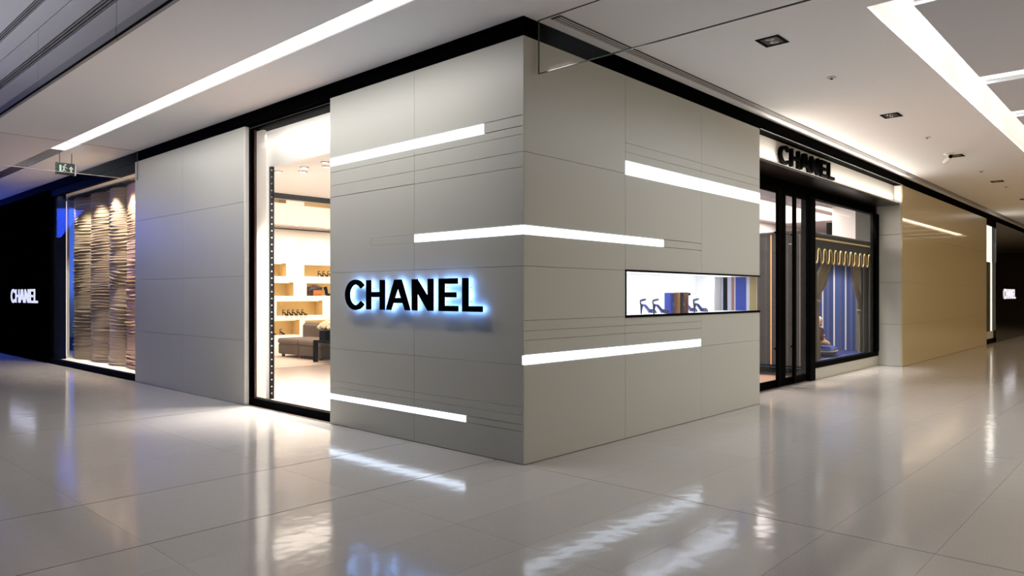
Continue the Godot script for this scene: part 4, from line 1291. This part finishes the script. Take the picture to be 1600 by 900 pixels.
		for k in 13: loop.append(Vector3(-0.10 + 0.055 * cos(TAU * k / 12), ty + 0.02 * sin(TAU * k / 12), ta + 0.12 * sin(TAU * k / 12)))
		tube(s, loop, 0.016, 8)
		part("tieback", s, M.gold_trim, cu)
	# gathered swag behind the valance
	s = sb(true)
	var sw := func(u: float, v: float) -> Vector3: return Vector3(-0.055 + 0.012 * sin(u * 160.0), lerpf(2.12, 1.80, v), lerpf(0.70, -1.30, u))
	sheet(s, 120, 4, sw, Vector3(1, 0, 0))
	part("swag", s, cf, b, "gold gathered swag")
	for k in 4:
		spot("booth_spot", Vector3(x0 - 0.5, y1 - 0.12, -8.9 - 0.65 * k), Vector3(x0 - 1.0, 0.3, -8.9 - 0.65 * k), 60.0, Color(0.95, 0.96, 1.0), 2.3, 0.05)
	bpart("lamp_bar", Vector3(-0.9, 2.26, -1.2), Vector3(-0.4, 2.298, 1.2), M.led, b)
	# navy cushion with gold piping
	var cu := thing("cushion", "navy cushion with gold piping lying on the booth platform", "cushion", Vector3(-0.96, y0 + 0.062, -9.74), 0.15)
	s = sb(true)
	var pad := []
	for i in 17:
		var a := PI * i / 16 - PI / 2
		pad.append(Vector2(pow(maxf(cos(a), 0.0), 0.35), 0.10 + sin(a) * 0.095))
	for i in pad.size() - 1:
		var p: Vector2 = pad[i]
		var q: Vector2 = pad[i + 1]
		for k in 40:
			var g := func(pp: Vector2, ang: float) -> Vector3:
				var sx := signf(cos(ang)) * pow(absf(cos(ang)), 0.55)
				var szz := signf(sin(ang)) * pow(absf(sin(ang)), 0.55)
				return Vector3(sx * pp.x * 0.24, pp.y, szz * pp.x * 0.34)
			quad(s, g.call(p, TAU * k / 40), g.call(p, TAU * (k + 1) / 40), g.call(q, TAU * (k + 1) / 40), g.call(q, TAU * k / 40), Vector3(0, (p.y + q.y) / 2, 0))
	part("pad", s, mat(Color(0.22, 0.28, 0.55), 0.7), cu)
	s = sb(true)
	var pipe := []
	for k in 41:
		var ang := TAU * k / 40
		pipe.append(Vector3(signf(cos(ang)) * pow(absf(cos(ang)), 0.55) * 0.245, 0.10, signf(sin(ang)) * pow(absf(sin(ang)), 0.55) * 0.345))
	tube(s, pipe, 0.014, 6)
	part("piping", s, M.gold_trim, cu)
	# seated doll on the cushion
	doll(Vector3(-0.95, y0 + 0.325, -9.50))
	# navy display figure's sheen board: dark mirror strip on the near side wall is left to the fabric

func doll(at: Vector3):
	var d := thing("doll", "seated display doll with long blonde hair and dark patterned clothes on the cushion", "doll", at, 0.3)
	d.scale = Vector3(0.82, 0.82, 0.82)
	var skin := mat(Color(0.78, 0.58, 0.42), 0.55)
	var s := sb(true)
	# body as one continuous lathe-like loft: hips, waist, chest, neck, head
	var prof := [Vector2(0.0, -0.06), Vector2(0.11, -0.055), Vector2(0.13, 0.0), Vector2(0.105, 0.08), Vector2(0.085, 0.16), Vector2(0.10, 0.24), Vector2(0.105, 0.30), Vector2(0.07, 0.355), Vector2(0.034, 0.375), Vector2(0.032, 0.40), Vector2(0.055, 0.425), Vector2(0.075, 0.47), Vector2(0.080, 0.52), Vector2(0.070, 0.57), Vector2(0.045, 0.60), Vector2(0.0, 0.61)]
	lathe(s, prof, Vector3.ZERO, 24, 0.9, 1.05)
	# arms and folded legs joined to the body
	tube(s, [Vector3(0.0, 0.31, 0.095), Vector3(0.03, 0.20, 0.15), Vector3(0.10, 0.10, 0.10), Vector3(0.13, 0.07, 0.05)], [0.034, 0.03, 0.025, 0.02], 10)
	tube(s, [Vector3(0.0, 0.31, -0.095), Vector3(0.03, 0.20, -0.15), Vector3(0.10, 0.10, -0.10), Vector3(0.13, 0.07, -0.05)], [0.034, 0.03, 0.025, 0.02], 10)
	tube(s, [Vector3(0.02, 0.0, 0.07), Vector3(0.14, 0.02, 0.15), Vector3(0.20, -0.01, 0.05), Vector3(0.21, -0.03, -0.04)], [0.06, 0.05, 0.038, 0.03], 10)
	tube(s, [Vector3(0.02, 0.0, -0.07), Vector3(0.14, 0.02, -0.15), Vector3(0.20, -0.01, -0.07), Vector3(0.22, -0.02, 0.02)], [0.06, 0.05, 0.038, 0.03], 10)
	ball(s, Vector3(0.073, 0.505, 0), Vector3(0.014, 0.02, 0.012), 8, 6)
	part("body", s, skin, d)
	s = sb(true)
	for z in [-0.028, 0.028]: ball(s, Vector3(0.066, 0.525, z), Vector3(0.008, 0.009, 0.012), 8, 6)
	part("eyes", s, M.black, d)
	s = sb(true)
	ball(s, Vector3(0.069, 0.468, 0), Vector3(0.008, 0.006, 0.016), 8, 6)
	part("mouth", s, mat(Color(0.6, 0.2, 0.2), 0.5), d)
	# jacket
	s = sb(true)
	lathe(s, [Vector2(0.14, -0.02), Vector2(0.12, 0.08), Vector2(0.10, 0.16), Vector2(0.113, 0.24), Vector2(0.118, 0.30), Vector2(0.082, 0.358), Vector2(0.05, 0.37)], Vector3.ZERO, 24, 0.95, 1.08)
	tube(s, [Vector3(0.0, 0.315, 0.095), Vector3(0.03, 0.20, 0.155), Vector3(0.09, 0.11, 0.11)], [0.045, 0.04, 0.036], 10)
	tube(s, [Vector3(0.0, 0.315, -0.095), Vector3(0.03, 0.20, -0.155), Vector3(0.09, 0.11, -0.11)], [0.045, 0.04, 0.036], 10)
	var jm := mat(Color.WHITE, 0.7)
	jm.albedo_texture = noise_tex(0.06, 128, Color(0.05, 0.02, 0.03), Color(0.55, 0.33, 0.33), 2, 44)
	jm.uv1_triplanar = true; jm.uv1_scale = Vector3(3, 3, 3)
	part("jacket", s, jm, d, "dark jacket with rosy pattern")
	s = sb(true)
	tube(s, [Vector3(0.04, 0.372, 0.05), Vector3(0.075, 0.355, 0.02), Vector3(0.085, 0.35, -0.03), Vector3(0.05, 0.365, -0.055)], 0.018, 8)
	ball(s, Vector3(0.12, 0.18, 0.03), Vector3(0.018, 0.018, 0.018), 8, 6)
	ball(s, Vector3(0.13, 0.05, 0.02), Vector3(0.022, 0.02, 0.022), 8, 6)
	part("scarf", s, M.white, d, "white scarf and pompons")
	# hair: cap and long falling locks
	s = sb(true)
	ball(s, Vector3(-0.015, 0.535, 0), Vector3(0.088, 0.09, 0.095), 18, 12)
	for k in 9:
		var a := PI * 0.55 + PI * 0.9 * k / 8.0
		var ca := cos(a)
		var sa := sin(a)
		tube(s, [Vector3(ca * 0.07, 0.56, sa * 0.085), Vector3(ca * 0.095, 0.46, sa * 0.105), Vector3(ca * 0.105, 0.34, sa * 0.12), Vector3(ca * 0.12, 0.20 + 0.02 * sin(k * 2.0), sa * 0.13)], [0.03, 0.034, 0.03, 0.012], 8)
	part("hair", s, mat(Color(0.90, 0.80, 0.68), 0.6), d)

func mall_lights():
	# added unseen lit shop panes across the walk and warm lamps farther down it
	var zs := [-3.0, -10.0]
	for i in 2:
		var w := struct("window_%d" % (6 + i), "added unseen lit shop window across the mall walk")
		bpart("added_lit_pane", Vector3(10.9, 0.5, zs[i] - 2.2), Vector3(10.98, 2.9, zs[i] + 2.2), glow(Color(1.0, 0.86, 0.62), 0.9), w)  # glowing pane added for reflections and warm light
		bpart("frame", Vector3(10.86, 0.35, zs[i] - 2.3), Vector3(10.99, 0.49, zs[i] + 2.3), M.black, w)
		area("added_pane_light", Vector3(10.84, 1.7, zs[i]), Vector3.LEFT, Vector2(4.4, 2.4), Color(1.0, 0.93, 0.84), 4.0)
	for k in 4:
		var z := -13.5 - 5.0 * k
		var o := thing("ceiling_lamp", "warm square lamp in the ceiling beyond the coffer, %s" % ["nearest one", "second one", "third one", "farthest one"][k], "light", Vector3(8.2, CEIL - 0.001, z), 0.0, "warm lamps beyond the coffer")
		bpart("frame", Vector3(-0.34, -0.012, -0.34), Vector3(0.34, 0.0, 0.34), M.white, o)
		bpart("diffuser", Vector3(-0.3, -0.02, -0.3), Vector3(0.3, -0.0125, 0.3), glow(Color(1.0, 0.85, 0.6), 1.5), o)
		area("warm_lamp_light", Vector3(8.2, CEIL - 0.03, z), Vector3.DOWN, Vector2(0.6, 0.6), Color(1.0, 0.80, 0.50), 7.0)
